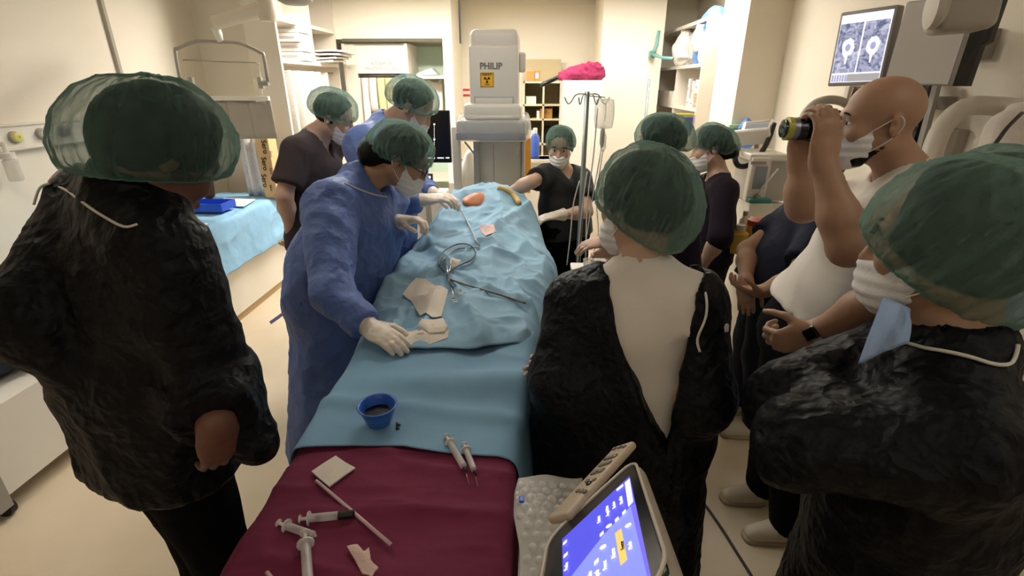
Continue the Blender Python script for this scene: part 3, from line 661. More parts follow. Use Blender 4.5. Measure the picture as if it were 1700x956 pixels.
# the three at the left of the table
p = Person('person in blue surgical gown with glasses leaning over the patient', SKIN_T,
    C=J(668, 262, 2.05), f=(.85, .12, -.50), u=(.50, .06, .86), N=J(603, 300, 2.07), SR=J(548, 345, 1.92), SL=J(640, 330, 2.27), ER=J(552, 488, 1.76), WR=J(614, 544, 1.70), EL=J(628, 425, 2.27), WL=J(662, 367, 2.18),
    PV=(-.86, 2.02, .95), AL=(-.88, 2.16, .09), AR=(-.88, 1.96, .09), bw=1.02, hs=1., toe=(1, -.1, 0),
    hands={'R': (J(668, 574, 1.62)-J(614, 544, 1.70), V3(.1, .3, -.9), (.2, .35, .25)), 'L': (V3(.9, -.1, .12), V3(.15, -.25, -.8), (.5, .8, .6))})
p.hair(HAIR, back=.05, down=-.13); p.eyes(); p.cap(CAPM, 1.02, sag=.14, tilt=.20, fill=.95, seed=9, amp=.0085, rim=CAPR); p.mask(MASK)
mb = MB(); q = p.C-(p.f*.135+p.u*.03); mb.lathe(q, p.f, [(.004, -.04), (.03, -.033), (.042, -.01), (.036, .015), (.026, .03)], 20); mb.obj('cap_gather', CAPM, p.o, True)
mb = MB()
for e in (-1, 1):
    cc = p.C+p.r*.033*e+p.f*.112-p.u*.006; mb.tube([cc+p.r*.024*math.cos(a)+p.u*.018*math.sin(a) for a in np.linspace(0, 2*math.pi, 16, endpoint=False)], .0022, 6, True)
    mb.tube([cc+p.r*.024*e, p.C+p.r*.078*e+p.f*.03+p.u*.004, p.C+p.r*.082*e-p.f*.02+p.u*.002], .002, 6)
mb.tube([p.C+p.r*.01*e+p.f*.114 for e in (-1, 0, 1)], .002, 6); mb.obj('glasses', mat('black_plastic', srgb('101012'), .3), p.o, True)
p.trousers(NAVY); p.shoes(DARKSHOE)
o = p.torso(.045) + p.sleeve('R', 1.9, .045, .018) + p.sleeve('L', 1.9, .04, .018)
o += [cone(p.waist, V3(-.90, 2.02, .16), .17, .24, .1, (p.lat, .76), flat=True), cone(p.N-p.up*.02, p.N+nrm(p.C-p.N)*.2, .062, .1, .01, mode='s')]
g = garment('surgical_gown', o, .0095, BLUEGOWN, p.o, .013, 6.5, (1, 1, .6), 21., amp2=.004, scale2=18)
mb = MB(); mb.tube(stick(g, [(572, 304), (588, 311), (606, 318), (626, 324), (642, 327)], .004, 1.95), .004, 6, smooth=4); mb.obj('neck_binding', mat('pale_binding', srgb('C9BFC4'), .8), g, True)
p.glove('R', GLOVE, .05); p.glove('L', GLOVE, .09)

p = Person('person in blue surgical gown standing behind the one with glasses, gloved hands at the patient', SKIN,
    C=J(686, 176, 2.65), f=(.80, .08, -.58), u=(.55, -.05, .8), N=J(640, 208, 2.68), SR=J(603, 245, 2.52), SL=J(680, 240, 2.9), ER=J(640, 335, 2.42), WR=J(705, 332, 2.40), EL=J(690, 310, 2.85), WL=J(722, 322, 2.62),
    PV=(-.88, 2.66, .97), AL=(-.88, 2.76, .09), AR=(-.88, 2.56, .09), bw=1.08, hs=1.03, toe=(1, 0, 0), h=.014,
    hands={'R': (V3(.9, .1, .12), V3(0, .2, -.9), (.4, .6, .4)), 'L': (V3(.9, -.2, -.1), V3(0, -.2, -.9), (.4, .6, .4))})
p.hair(HAIR); p.eyes(); p.cap(CAPM, 1.08, sag=.12, tilt=.30, seed=10, rim=CAPR); p.mask(MASK); p.trousers(NAVY); p.shoes(DARKSHOE)
o = p.torso(.045) + p.sleeve('R', 1.9, .045, .018) + p.sleeve('L', 1.9, .04, .018)
o += [cone(p.waist, V3(-.88, 2.66, .2), .17, .22, .1, (p.lat, .76), flat=True), cone(p.N-p.up*.02, p.N+nrm(p.C-p.N)*.2, .066, .1, .01, mode='s')]
garment('surgical_gown', o, .012, BLUEGOWN, p.o, .013, 6.5, (1, 1, .6), 25., amp2=.004, scale2=18)
p.glove('R', GLOVE, .09); p.glove('L', GLOVE, .09)

p = Person('person in dark brown v-neck scrubs, hands behind back, watching beside the shelves', SKIN,
    C=J(556, 194, 2.9), f=(.88, .10, -.40), u=(.4, -.1, .9), N=J(522, 226, 2.92), SR=J(490, 252, 2.76), SL=J(552, 245, 3.10), ER=J(472, 325, 2.74), WR=J(482, 378, 2.92), EL=J(510, 320, 3.2), WL=J(495, 380, 3.1),
    PV=(-1.32, 2.98, .96), AL=(-1.30, 3.08, .09), AR=(-1.30, 2.88, .09), bw=1.08, hs=1.04, toe=(1, -.2, 0), h=.014,
    hands={'R': (V3(-.1, .5, -.6), V3(-.5, .5, 0), (.5, .7, .4)), 'L': (V3(-.2, -.5, -.6), V3(-.5, -.5, 0), (.5, .7, .4))})
p.hair(HAIR, down=-.05); p.eyes(); p.cap(CAPM, 1.08, sag=.12, tilt=.14, lift=.012, seed=11, rim=CAPR); p.mask(MASK); p.trousers(NAVY); p.shoes(DARKSHOE); p.top(BROWN, sleeve=.75, sl=(.02, .035), vneck=.22, seed=17)
# ------------------------------------------------------------------ the operating table, its drapes and the patient
STEEL = mat('brushed_steel', srgb('9A9A96'), .32, 1.0); CHROME = mat('chrome', srgb('C8C8C4'), .15, 1.0)
DRAPE = mat('blue_drape', srgb('86AAC0'), .72, bump=[(7, .35, 'crinkle'), (140, .05, 'noise')], var=.05, vscale=5, bdist=.012, spec=.35)
DRAPE2 = mat('blue_drape_lower', srgb('7198B2'), .72, bump=[(5, .25, 'crinkle'), (140, .05, 'noise')], var=.05, vscale=5, bdist=.012, spec=.35)
RED = mat('maroon_drape', srgb('6E2440'), .85, bump=[(9, .3, 'crinkle'), (200, .06, 'noise')], var=.06, vscale=30, bdist=.01, spec=.3)
GAUZE = mat('gauze', srgb('DDD2C4'), .9, bump=(150, .5, 'noise'), bdist=.003)
def sp(x, r): return r*np.logaddexp(0, np.clip(x/r, -60, 60))
def interp(y, tab): return np.interp(y, [t[0] for t in tab], [t[1] for t in tab])
t = thing('operating_table', 'long operating table hidden under the blue and maroon drapes', 'table', (-.31, 1.9, 0))
mb = MB(); mb.span(V3(-.57, .34, .84), V3(-.05, 3.45, .89), .02); mb.obj('table_top', STEEL, t, True)
mb = MB(); mb.span(V3(-.45, 1.9, .12), V3(-.17, 2.5, .84), .03); mb.obj('pedestal', mat('cream_enamel', srgb('D8CFBD'), .4), t, True)
mb = MB(); mb.span(V3(-.52, 1.5, 0), V3(-.1, 2.7, .12), .03); mb.obj('base', MATS['cream_enamel'], t, True)
def z_red(X, Y): return .952 + 0*X
def z_low(X, Y):
    return .957 + .035*np.exp(-((Y-1.30-.04*np.sin(X*5))/.07)**2)*np.clip((X+.62)*3, 0, 1) + .012*np.exp(-((Y-1.12+.1*X)/.03)**2) + .02*np.clip((Y-1.35)/.25, 0, 1)
ZC = [(1.40, .968), (1.5, .985), (1.7, .995), (1.9, 1.01), (2.1, 1.035), (2.35, 1.065), (2.6, 1.085), (2.82, 1.14), (3.0, 1.205), (3.12, 1.215), (3.3, 1.17), (3.5, 1.02), (3.62, .9)]
XR = [(1.4, .0), (1.6, .03), (1.9, .08), (2.2, .13), (2.5, .15), (2.8, .10), (3.1, .06), (3.6, 0)]
XL = [(1.4, -.6), (1.8, -.63), (2.3, -.66), (2.7, -.66), (3.1, -.62), (3.6, -.56)]
GP = (-.36, 2.02)                                  # where the sheet is gathered by the clamps
RIDGES = [((640, 468), (742, 452), .03, .030), ((745, 452), (800, 418), .045, .028), ((800, 418), (905, 345), .035, .035), ((748, 456), (872, 502), .03, .022), ((700, 395), (742, 450), .03, .025),
          ((848, 468), (908, 524), .04, .025), ((795, 548), (884, 588), .035, .022), ((872, 540), (828, 586), .03, .022), ((765, 345), (640, 470), .03, .035), ((815, 330), (885, 362), .02, .03),
          ((742, 455), (690, 548), .028, .022), ((742, 455), (800, 545), .03, .022), ((850, 400), (925, 440), .03, .025), ((660, 500), (640, 560), .025, .02)]
RIDGES = [(atZ(*p, 1.03)[:2], atZ(*q, 1.03)[:2], h_, w_) for p, q, h_, w_ in RIDGES]
def z_main(X, Y):
    zc = interp(Y, ZC); xl, xr = interp(Y, XL), interp(Y, XR); xc = (xl+xr)/2; hw = (xr-xl)/2
    q = np.clip(np.abs((X-xc)/hw), 0, 1.0); z = .955 + (zc-.955)*(1-q**2.6)
    r = np.hypot(X-GP[0], Y-GP[1]); th = np.arctan2(Y-GP[1], X-GP[0])
    z = z + .020*np.abs(np.cos(3.5*th+.5))*np.exp(-r/.22)*np.clip(r/.06, 0, 1) - .018*np.exp(-(r/.07)**2)
    P = np.stack([X, Y, 0*X], -1)
    f = np.clip((Y-1.44)/.12, 0, 1)
    z = z + f*(.05*creases(P, 3.4, (1, .8, 1), 1.7) + .018*creases(P, 8.5, (1, .9, 1), 4.1))
    for p, q_, h_, w_ in RIDGES:
        dx, dy = q_[0]-p[0], q_[1]-p[1]; t = np.clip(((X-p[0])*dx+(Y-p[1])*dy)/(dx*dx+dy*dy), 0, 1)
        dd = np.hypot(X-p[0]-t*dx, Y-p[1]-t*dy+.01*np.sin(t*9+h_*99)); z = z + 1.7*f*h_*(.55+.45*np.sin(t*math.pi))*np.exp(-(dd+.004)/w_)
    return z
def drape(name, y0, y1, xl, xr, zf, hl, hr, m, nu, nv, fl=.05, fr=.05, wave=.012, seed=0., th=-.003, hemy=None, edge=.02):
    Y = np.linspace(y0, y1, nv)[:, None]; L = xl(Y) if callable(xl) else xl+0*Y; R = xr(Y) if callable(xr) else xr+0*Y; W = R-L
    s = -hl + np.linspace(0, 1, nu)[None, :]*(W+hl+hr)
    a, b = sp(-s, edge), sp(s-W, edge)
    X = L+s+a-b; Yg = Y+0*s; Z = zf(np.clip(X, L, R), Yg)-a-b
    fold = np.sin(Yg*13+seed)+.6*np.sin(Yg*29+2*seed+1.3)
    X = X-a*fl+b*fr + (-a*.12+b*.12)*.6*fold*wave*12*np.minimum(1, (a+b)*6)
    Yg = Yg+.012*np.sin((a+b)*9+seed)*np.minimum(1, (a+b)*8)
    if hemy is not None: Yg = Yg + hemy(X, s/W)*np.clip(1-(np.arange(nv)[:, None])/(nv*.25), 0, 1)
    G = np.stack([X, Yg, Z], -1); mb = MB(); mb.sheet(G, th)
    return mb.obj(name, m, None, True, loc=(float((L.mean()+R.mean())/2), (y0+y1)/2, float(Z.min())))
o = drape('maroon_drape', .30, 1.04, -.592, -.022, lambda X, Y: .950+.014*creases(np.stack([X, Y, 0*X], -1), 5, (.6, 1.5, 1), 2.)+.004*creases(np.stack([X, Y, 0*X], -1), 17, (.5, 1.6, 1), 6.), .42, .40, RED, 110, 110, .03, .02, .008, 1.)
tag(o, 'maroon cloth drape over the near end of the table, strewn with syringes', 'drape')
o = drape('blue_drape', .985, 1.66, -.597, lambda Y: np.interp(Y, (.98, 1.2, 1.6), (-.02, .0, .03)), lambda X, Y: z_low(X, Y)+.004*creases(np.stack([X, Y, 0*X], -1), 6, (1, 1, 1), 9.)+.01*creases(np.stack([X, Y, 0*X], -1), 3.5, (1, .7, 1), 5.), .40, .52, DRAPE2, 120, 110, .05, .10, .010, 2.,
          hemy=lambda X, q: .012*np.sin(q*5)-.03*np.clip(q-.9, 0, 1))
tag(o, 'flat blue drape under the small blue bowl, next to the maroon cloth', 'drape')
MAIN = drape('blue_drape', 1.47, 3.6, lambda Y: interp(Y, XL), lambda Y: interp(Y, XR), z_main, .45, .55, DRAPE, 220, 300, .10, .10, .020, 3., edge=.03,
          hemy=lambda X, q: .03*np.sin(q*7+1)+.015*np.sin(q*15))
tag(MAIN, 'rumpled blue drape peaked over the patient, tented and gathered by clamps', 'drape')
def on(x, y, lift=.004, zf=z_main, z=1.0):
    """the first point of the ray through a pixel that lies on the cloth below"""
    r = ray(x, y); t = np.linspace(.5, 4.6, 2400); P = EYE+r*t[:, None]
    k = np.argmax(P[:, 2] < zf(P[:, 0], P[:, 1])+lift); return P[k] if k else atZ(x, y, z)
RZ = lambda X, Y: .952+0*X
# patient
PATSKIN = mat('skin_disinfected', srgb('B4693C'), .5, subs=.05, var=.12, vscale=20)
pc = on(793, 327, .0)
ex = [V3(1, 0, 0), V3(0, 1, 0), V3(0, 0, 1)]
o_ = [cone(V3(-.28, 1.75, .93), V3(-.27, 2.3, .94), .045, .06, .06, (V3(1, 0, 0), .6)), cone(V3(-.27, 2.3, .94), V3(-.27, 2.95, .98), .06, .12, .06, (V3(1, 0, 0), .55)),
      cone(V3(-.27, 3.0, 1.02), V3(-.27, 3.25, .98), .06, .05, .04), ell(V3(-.27, 3.36, .98), ex, (.075, .1, .085), .03),
      cone(V3(-.40, 2.9, .98), V3(-.48, 2.4, .95), .05, .04, .04), cone(V3(-.14, 2.9, .98), V3(-.06, 2.4, .95), .05, .04, .04),
      cone(V3(-.3, 2.9, 1.0), pc-V3(0, 0, .035), .1, .06, .05), ell(pc-V3(0, .0, .018), [nrm(V3(.9, .4, 0)), nrm(V3(-.4, .9, 0)), nrm(V3(0, -.2, 1))], (.095, .075, .028), .02)]
V, F = solid(o_, .009); o = link_mesh('person', V, F, PATSKIN, None, True, (-.27, 2.6, .9))
tag(o, 'patient lying under the blue drape, only a patch of orange painted skin showing', 'person')
def flat_sheet(name, pts, m, label, cat, zf=z_main, lift=.006, th=.004, group=None, bump=.006, seed=0.):
    """a thin crumpled cloth with the given outline, lying on the surface below it"""
    P = np.array([on(x, y, lift, zf) for x, y in pts]); c = P.mean(0); n = len(P); K = 7
    rng = np.random.default_rng(int(seed*10)+3); V = [c+V3(0, 0, bump)]; F = []
    Q = []
    for i in range(n):
        for t_ in (0, .5): Q.append(lerp(P[i], P[(i+1) % n], t_)+V3(*(rng.normal(0, .0012, 2)), 0))
    n = len(Q)
    for k in range(1, K+1):
        for q in Q:
            p = lerp(c, q, k/K); p = p.copy(); p[2] = float(zf(np.array([p[0]]), np.array([p[1]]))[0])+lift+bump*(1-k/K)+.35*bump*abs(float(creases(p[None], 22, (1, 1, 1), seed)[0])); V.append(p)
    F += [(0, 1+i, 1+(i+1) % n) for i in range(n)]
    F += [(1+(k-1)*n+i, 1+k*n+i, 1+k*n+(i+1) % n, 1+(k-1)*n+(i+1) % n) for k in range(1, K) for i in range(n)]
    m0 = len(V); V2 = [v-V3(0, 0, th) for v in V]
    F2 = [tuple(m0+i for i in f[::-1]) for f in F]; r = 1+(K-1)*n
    F3 = [(r+i, m0+r+i, m0+r+(i+1) % n, r+(i+1) % n) for i in range(n)]
    o = link_mesh(name, np.array(V+V2), F+F2+F3, m, None, True, c); o.data.set_sharp_from_angle(angle=math.radians(50))
    return tag(o, label, cat, group)
flat_sheet('gauze_pad', [(668, 488), (690, 462), (722, 474), (744, 482), (733, 524), (716, 526), (697, 524), (684, 500)], GAUZE, 'creased white gauze standing highest on the drape above the folded pad', 'gauze', seed=1, bump=.012)
flat_sheet('gauze_pad', [(693, 540), (700, 529), (735, 528), (743, 541), (738, 550), (712, 552)], GAUZE, 'small thick folded gauze pad on top of the spread gauze', 'gauze', lift=.014, th=.012, seed=2)
flat_sheet('gauze_pad', [(640, 570), (668, 553), (700, 545), (745, 547), (744, 560), (712, 572), (680, 574)], GAUZE, 'wide spread gauze under the gloved hand of the gowned surgeon', 'gauze', seed=3)
flat_sheet('gauze_pad', [(796, 376), (820, 373), (824, 385), (806, 391)], mat('pink_gauze', srgb('DDBDB8'), .9, bump=(150, .5, 'noise')), 'small pink stained gauze high on the blue drape', 'gauze', seed=4)
flat_sheet('gauze_pad', [(750, 428), (765, 432), (758, 444), (746, 440)], GAUZE, 'scrap of white gauze beside the coiled tubing', 'gauze', seed=5)
flat_sheet('gauze_pad', [(516, 784), (556, 757), (588, 778), (548, 806)], GAUZE, 'square folded gauze on the maroon drape', 'gauze', RZ, seed=6)
flat_sheet('gauze_pad', [(577, 908), (594, 902), (604, 916), (613, 910), (614, 928), (628, 942), (618, 956), (600, 952)], mat('pale_pink_gauze', srgb('D8B9AE'), .9, bump=(150, .5, 'noise')), 'torn pinkish gauze scrap near the lower edge of the maroon drape', 'gauze', RZ, seed=7)
# tubing and clamps
TUBEM = mat('grey_tubing', srgb('9BA3A3'), .35); TUBED = mat('dark_tubing', srgb('4B5458'), .35)
def tubing(name, pix, r, m, label, cat, zf=z_main, lift=None, sm=6, group=None):
    P = [on(x, y, r if lift is None else (lift[i] if hasattr(lift, '__len__') else lift), zf) for i, (x, y) in enumerate(pix)]
    mb = MB(); mb.tube(P, r, 8, smooth=sm); o = mb.obj(name, m, None, True); return tag(o, label, cat, group)
tubing('suction_tube', [(742, 326), (762, 345), (778, 372), (790, 398), (796, 409), (782, 411), (755, 414), (738, 428), (728, 442)], .0042, TUBEM, 'grey tube running from the surgical opening down the drape to a coil', 'tube', lift=[.05, .03, .02, .012, .01, .01, .012, .012, .012])
tubing('looped_cable', [(738, 452), (728, 436), (736, 418), (757, 406), (778, 406), (789, 418), (784, 430), (768, 438), (752, 446), (742, 458)], .0036, TUBED, 'dark looped cable coiled on the blue drape', 'cable', lift=[.01, .012, .016, .02, .02, .016, .012, .012, .012, .01])
tubing('suction_tube', [(748, 464), (772, 472), (806, 482), (840, 492), (872, 503)], .0046, mat('brown_grey_tube', srgb('6B6660'), .4), 'brownish tube lying across the drape towards the back-turned figure', 'tube', lift=[.012, .008, .008, .008, .008])
def forceps(pix, label):
    t = thing('surgical_clamp', label, 'clamp', on(*pix[1], .006), 'clamps gathering the drape')
    a, b, c, d = [on(x, y, .008) for x, y in pix]
    mb = MB(); mb.tube([a, lerp(a, b, .5), b], .0028, 6); mb.obj('shank', CHROME, t, True)
    for e in (c, d):
        mb = MB(); mb.tube([b, e], .0022, 6); ax = nrm(e-b); s_ = nrm(np.cross(ax, V3(0, 0, 1)))
        mb.tube([e+.009*(ax*(1+math.cos(x))+s_*math.sin(x)) for x in np.linspace(0, 2*math.pi, 14, endpoint=False)], .002, 6, True); mb.obj('finger_ring', CHROME, t, True)
forceps([(740, 432), (746, 470), (752, 494), (762, 488)], 'steel clamp with its finger rings towards the bowl, nearer the spread gauze')
forceps([(748, 438), (744, 462), (756, 498), (768, 484)], 'steel clamp crossing the first one at the gathered cloth')
mb = MB(); P = [on(x, y, .012) for x, y in ((826, 311), (842, 316), (854, 326), (862, 338))]; mb.tube(P, [.012, .016, .017, .016], 10, smooth=4)
tag(mb.obj('foam_roll', mat('tan_foam', srgb('C9A76A'), .8, bump=(60, .3, 'noise')), None, True), 'tan rolled strip lying on the peak of the drape', 'strip')
# bowl
PLASTBLUE = mat('blue_plastic', srgb('2F62B8'), .35, coat=.2)
b = on(630, 703, 0, z_low, .96)
t = thing('blue_bowl', 'small blue plastic bowl of dark liquid on the blue drape', 'bowl', b)
mb = MB(); mb.lathe(b, (0, 0, 1), [(.0, .001), (.026, .001), (.03, .004), (.036, .02), (.044, .042), (.046, .056), (.052, .058), (.053, .061), (.049, .062), (.045, .058), (.042, .042), (.034, .02), (.026, .008), (0, .008)], 36, False); mb.obj('bowl_shell', PLASTBLUE, t, True)
mb = MB(); mb.lathe(b, (0, 0, 1), [(0, .034), (.0395, .034)], 30, False); mb.obj('liquid', mat('dark_iodine', srgb('0A0605'), .25), t, True)
mb = MB(); q = on(660, 708, .004, z_low, .96); mb.tube([q+V3(-.004, .012, .002), q, q+V3(.003, -.012, .002)], [.004, .002, .005], 8); mb.box(q+V3(.002, .002, .004), (.012, .004, .006), None, .001)
tag(mb.obj('brown_stopper', mat('brown_rubber', srgb('2A2418'), .5), None, True), 'tiny dark brown stopper on the drape beside the bowl', 'stopper')
# syringes
CLEAR = sheer('clear_plastic', srgb('E6DEDC'), .55, .95, 20, .15, .3); PLUNGER = mat('white_plunger', srgb('DAD4CE'), .4); RUBBER = mat('black_rubber', srgb('141414'), .5)
def syringe(tail, head, r, label, needle=None, fill=.7, cap=None, zf=RZ, lift=.0):
    a = on(*tail, r+.001+lift, zf, .95); b = on(*head, r+.001+lift, zf, .95); d = nrm(b-a); L = np.linalg.norm(b-a)
    t = thing('syringe', label, 'syringe', (a+b)/2, 'syringes on the maroon drape')
    mb = MB(); mb.lathe(a+d*L*.22, d, [(r*.86, 0), (r, .001), (r, L*.7), (r*.4, L*.74), (r*.3, L*.78), (r*.2, L*.78)], 16); mb.obj('barrel', CLEAR, t, 'auto')
    mb = MB(); mb.lathe(a+d*L*.215, d, [(r*1.75, 0), (r*1.75, .0025)], 12); mb.obj('flange', PLUNGER, t, 'auto')
    mb = MB(); mb.lathe(a, d, [(r*1.05, 0), (r*1.05, .002), (r*.4, .0022), (r*.4, L*.4)], 12); mb.obj('plunger', PLUNGER, t, 'auto')
    mb = MB(); mb.lathe(a+d*L*.4, d, [(r*.8, 0), (r*.8, .006), (r*.3, .009)], 12); mb.obj('piston', RUBBER if cap is None else cap, t, 'auto')
    if needle is not None:
        e = on(*needle, .003, zf, .95); mb = MB(); mb.tube([b-d*.008, b+d*.012], [r*.45, r*.3], 8); mb.obj('hub', RUBBER, t, True)
        mb = MB(); mb.tube([b, e], [.0012, .0007], 6); mb.obj('needle', STEEL, t, True)
    elif cap is not None:
        mb = MB(); mb.lathe(b-d*L*.06, d, [(r*1.02, 0), (r*1.02, .03), (r*.5, .033)], 12); mb.obj('tip_cap', RUBBER, t, 'auto')
syringe((741, 724), (772, 778), .0085, 'larger syringe with needle beside the edge of the blue drape', (779, 806))
syringe((770, 737), (788, 783), .0075, 'slimmer syringe with needle, next to the larger one by the blue drape', (793, 808))
syringe((497, 862), (566, 855), .0085, 'syringe with a black tip lying crosswise on the maroon drape', cap=RUBBER)
syringe((462, 868), (525, 890), .008, 'syringe lying under the other two in the heap of three', fill=.3)
syringe((506, 884), (512, 975), .0095, 'topmost syringe of the heap of three, lying lengthwise along the drape', lift=.01)
tubing('plastic_stick', [(525, 798), (586, 850), (649, 904)], .0042, mat('pinkish_plastic', srgb('C9A8AC'), .3), 'long thin pinkish plastic stick lying across the maroon drape', 'stick', RZ, sm=0)
tubing('plastic_stick', [(443, 950), (462, 972)], .004, MATS['pinkish_plastic'], 'end of a second plastic stick at the bottom edge of the maroon drape', 'stick', RZ, sm=0)
# ------------------------------------------------------------------ ultrasound console and bubble wrap
A, B = J(912, 893, .70), J(1052, 765, .80)
a = nrm(B-A)
lo_, hi_ = .45, 1.2                                    # solve the near end of the right edge so that the screen is a rectangle
for _ in range(50):
    md = (lo_+hi_)/2; D = J(1112, 956, md)
    if (D-B)@(A-B) > 0: hi_ = md
    else: lo_ = md
b = nrm(D-B); nC = nrm(np.cross(b, a)); nC = nC if nC[2] > 0 else -nC
Wd = np.linalg.norm(B-A); Ht = .34
def plane(x, y, lift=0.):
    r = ray(x, y); t_ = ((A+nC*lift-EYE)@nC)/(r@nC); return EYE+r*t_
def scr(u, v, lift=0.): return A+a*Wd*u+b*v+nC*lift
t = thing('ultrasound_console', 'beige console with a tilted touch screen and a keypad bar, by the table', 'console', (float(scr(.5, .2)[0]), float(scr(.5, .2)[1]), 0))
BEIGE = mat('console_beige', srgb('A89C8C'), .5, bump=(200, .1, 'noise')); BEZ = mat('bezel_black', srgb('0B0B0D'), .25)
R3 = [a, b, nC]
mb = MB(); mb.box(scr(.5, Ht/2-.0, -.024), (Wd+.014, Ht+.014, .04), R3, .016, 3); mb.obj('housing', BEIGE, t, 'auto')
mb = MB(); mb.box(scr(.5, Ht/2+.004, -.055), (Wd-.03, Ht-.02, .03), R3, .012, 3); mb.obj('back_shell', BEIGE, t, 'auto')
mb = MB(); mb.box(scr(.5, Ht/2, -.0035), (Wd, Ht, .006), R3, .0028, 2); mb.obj('bezel', BEZ, t, 'auto')
mb = MB(); rim = []
for cx, cy, a0 in ((.03, .03, 180), (Wd-.03, .03, 270), (Wd-.03, Ht-.03, 0), (.03, Ht-.03, 90)):
    rim += [A+a*(cx+.033*math.cos(math.radians(a0+k)))+b*(cy+.033*math.sin(math.radians(a0+k)))+nC*.0 for k in (0, 22, 45, 68, 90)]
mb.tube(rim, .0026, 6, True); mb.obj('rim_line', mat('console_light', srgb('C2B6A4'), .4), t, True)
mb = MB(); mb.tube([scr(.5, .2, -.06), V3(scr(.5, .25)[0], scr(.5, .25)[1], .5), V3(scr(.5, .25)[0], scr(.5, .25)[1], .06)], .035, 14); mb.obj('pillar', BEIGE, t, True)
mb = MB(); mb.lathe(V3(scr(.5, .25)[0], scr(.5, .25)[1], 0), (0, 0, 1), [(.2, 0), (.2, .03), (.05, .08)], 24); mb.obj('base', BEIGE, t, 'auto')
# screen content
def quad(name, pix, m, lift, parent):
    mb = MB(); P = np.array([plane(x, y, lift) for x, y in pix]); mb.prism(P, -nC*.0004); return mb.obj(name, m, parent)
def glow(name, c, e): return mat(name, c, .4, emit=e, ecol=c)
SB, SB2, SW, SY = glow('screen_blue', srgb('4A4AD6'), .75), glow('screen_pale', srgb('7C86E8'), .8), glow('screen_white', srgb('E8E4DC'), .8), glow('screen_amber', srgb('E8BE5C'), .8)
s_ = quad('screen', [(933, 895), (1045, 790), (1087, 985), (935, 985)], SB, .0006, t)
quad('pale_panel', [(950, 985), (948, 957), (1000, 890), (1047, 840), (1082, 985)], SB2, .0011, s_)
quad('side_panel', [(1047, 840), (1055, 837), (1087, 985), (1081, 985)], glow('screen_violet', srgb('6A62DC'), .75), .0014, s_)
quad('white_button', [(1037, 801), (1045, 794), (1051, 832), (1043, 841)], SW, .0018, s_)
quad('amber_button', [(1021, 885), (1031, 877), (1041, 928), (1030, 938)], SY, .0018, s_)
quad('white_button', [(1023, 812), (1034, 803), (1035, 806), (1024, 815)], SW, .0018, s_)
bu = -b; ru = a
for x, y, txt, sz in ((994, 862, 'Patient', .0075), (1008, 848, 'Acquisition', .0075), (1019, 838, 'Review', .0075), (1031, 830, 'Worklist', .0075),
                      (1004, 938, 'Preset', .0075), (1018, 918, 'Nerve', .0085), (1046, 905, 'Mode', .0075), (991, 955, 'Depth', .0085), (979, 955, 'Gain', .0085), (940, 940, 'Probe', .0075), (1033, 905, 'Freeze', .007)):
    text_mesh('caption', txt, sz, SW if txt != 'Freeze' else BEZ, s_, plane(x, y, .0024), b*-1, np.cross(nC, -b), .0003)
for x, y, k in ((999, 886, 0), (1011, 873, 1), (1024, 862, 0), (1036, 850, 0), (938, 900, 0), (939, 921, 0), (1043, 872, 1), (1001, 908, 1), (990, 932, 0)):
    c = plane(x, y, .0022); mb = MB()
    if k: mb.lathe(c, nC, [(.0, 0), (.0045, 0), (.0045, .0004), (0, .0004)], 12, False)
    else: mb.box(c, (.007, .008, .0005), R3)
    ic = mb.obj('icon', SW, s_)
# keypad bar along the upper edge
K0, K1 = plane(936, 862, .004), plane(1048, 738, .004)
ka = nrm(K1-K0); kb = nrm(b-ka*(b@ka)); KL_ = np.linalg.norm(K1-K0); kc = (K0+K1)/2-kb*.012
mb = MB(); mb.box(kc, (KL_+.0, .05, .014), [ka, kb, nC], .0065, 3); kp = mb.obj('keypad', mat('keypad_beige', srgb('BBA890'), .5, bump=(200, .1, 'noise')), t, 'auto')
KEY = mat('key_grey', srgb('7C7264'), .5)
for u, v, l, w_ in ((.92, -.010, .008, .008), (.92, .003, .008, .008), (.90, .016, .008, .008), (.76, .004, .010, .030), (.66, .006, .010, .028), (.55, -.003, .012, .012), (.55, .013, .012, .012), (.43, .0, .009, .007), (.38, .012, .009, .009), (.42, .018, .007, .007),
                    (.30, .0, .008, .008), (.28, .012, .008, .008), (.26, .022, .008, .008)):
    mb = MB(); mb.box(K0+ka*KL_*u+kb*(v-.014)+nC*.008, (l, w_, .004), [ka, kb, nC], .0019, 2); mb.obj('key', KEY if abs(u-.38) > .005 else BEZ, kp, 'auto')
# bubble wrap
mb = MB(); nu, nv = 60, 90; g0 = on(853, 776, 0, RZ, .95); X = np.linspace(-.018, .135, nu)[None, :]; Y = np.linspace(.50, .945, nv)[:, None]
Zb = .925+.016*np.sin(X*30+.4)*np.sin(Y*17)+.012*creases(np.stack([X+0*Y, Y+0*X, 0*X+0*Y], -1), 9)
mb.sheet(np.stack([X+0*Y+.01*np.sin(Y*20), Y+0*X+.01*np.sin(X*40), Zb], -1), -.012)
t2 = thing('bubble_wrap_bag', 'crumpled clear bubble wrap bag between the maroon drape and the console', 'bag', (.05, .72, .91))
mb.obj('film', sheer('bubble_film', srgb('F2EEE8'), .7, .95, 40, .06, .3), t2, True)
mb = MB(); rng = random.Random(3)
for i in range(17):
    for j in range(6):
        x, y = -.004+.0245*j+(.012 if i % 2 else 0), .52+.0245*i
        if x > .128: continue
        z = float(.925+.016*math.sin(x*30+.4)*math.sin(y*17)); r = .0095
        mb.lathe(V3(x+.01*math.sin(y*20), y, z+.001), nrm(V3(rng.uniform(-.2, .2), rng.uniform(-.2, .2), 1)), [(r, 0), (r*.93, .003), (r*.7, .006), (r*.3, .0075), (.0005, .008)], 14, False)
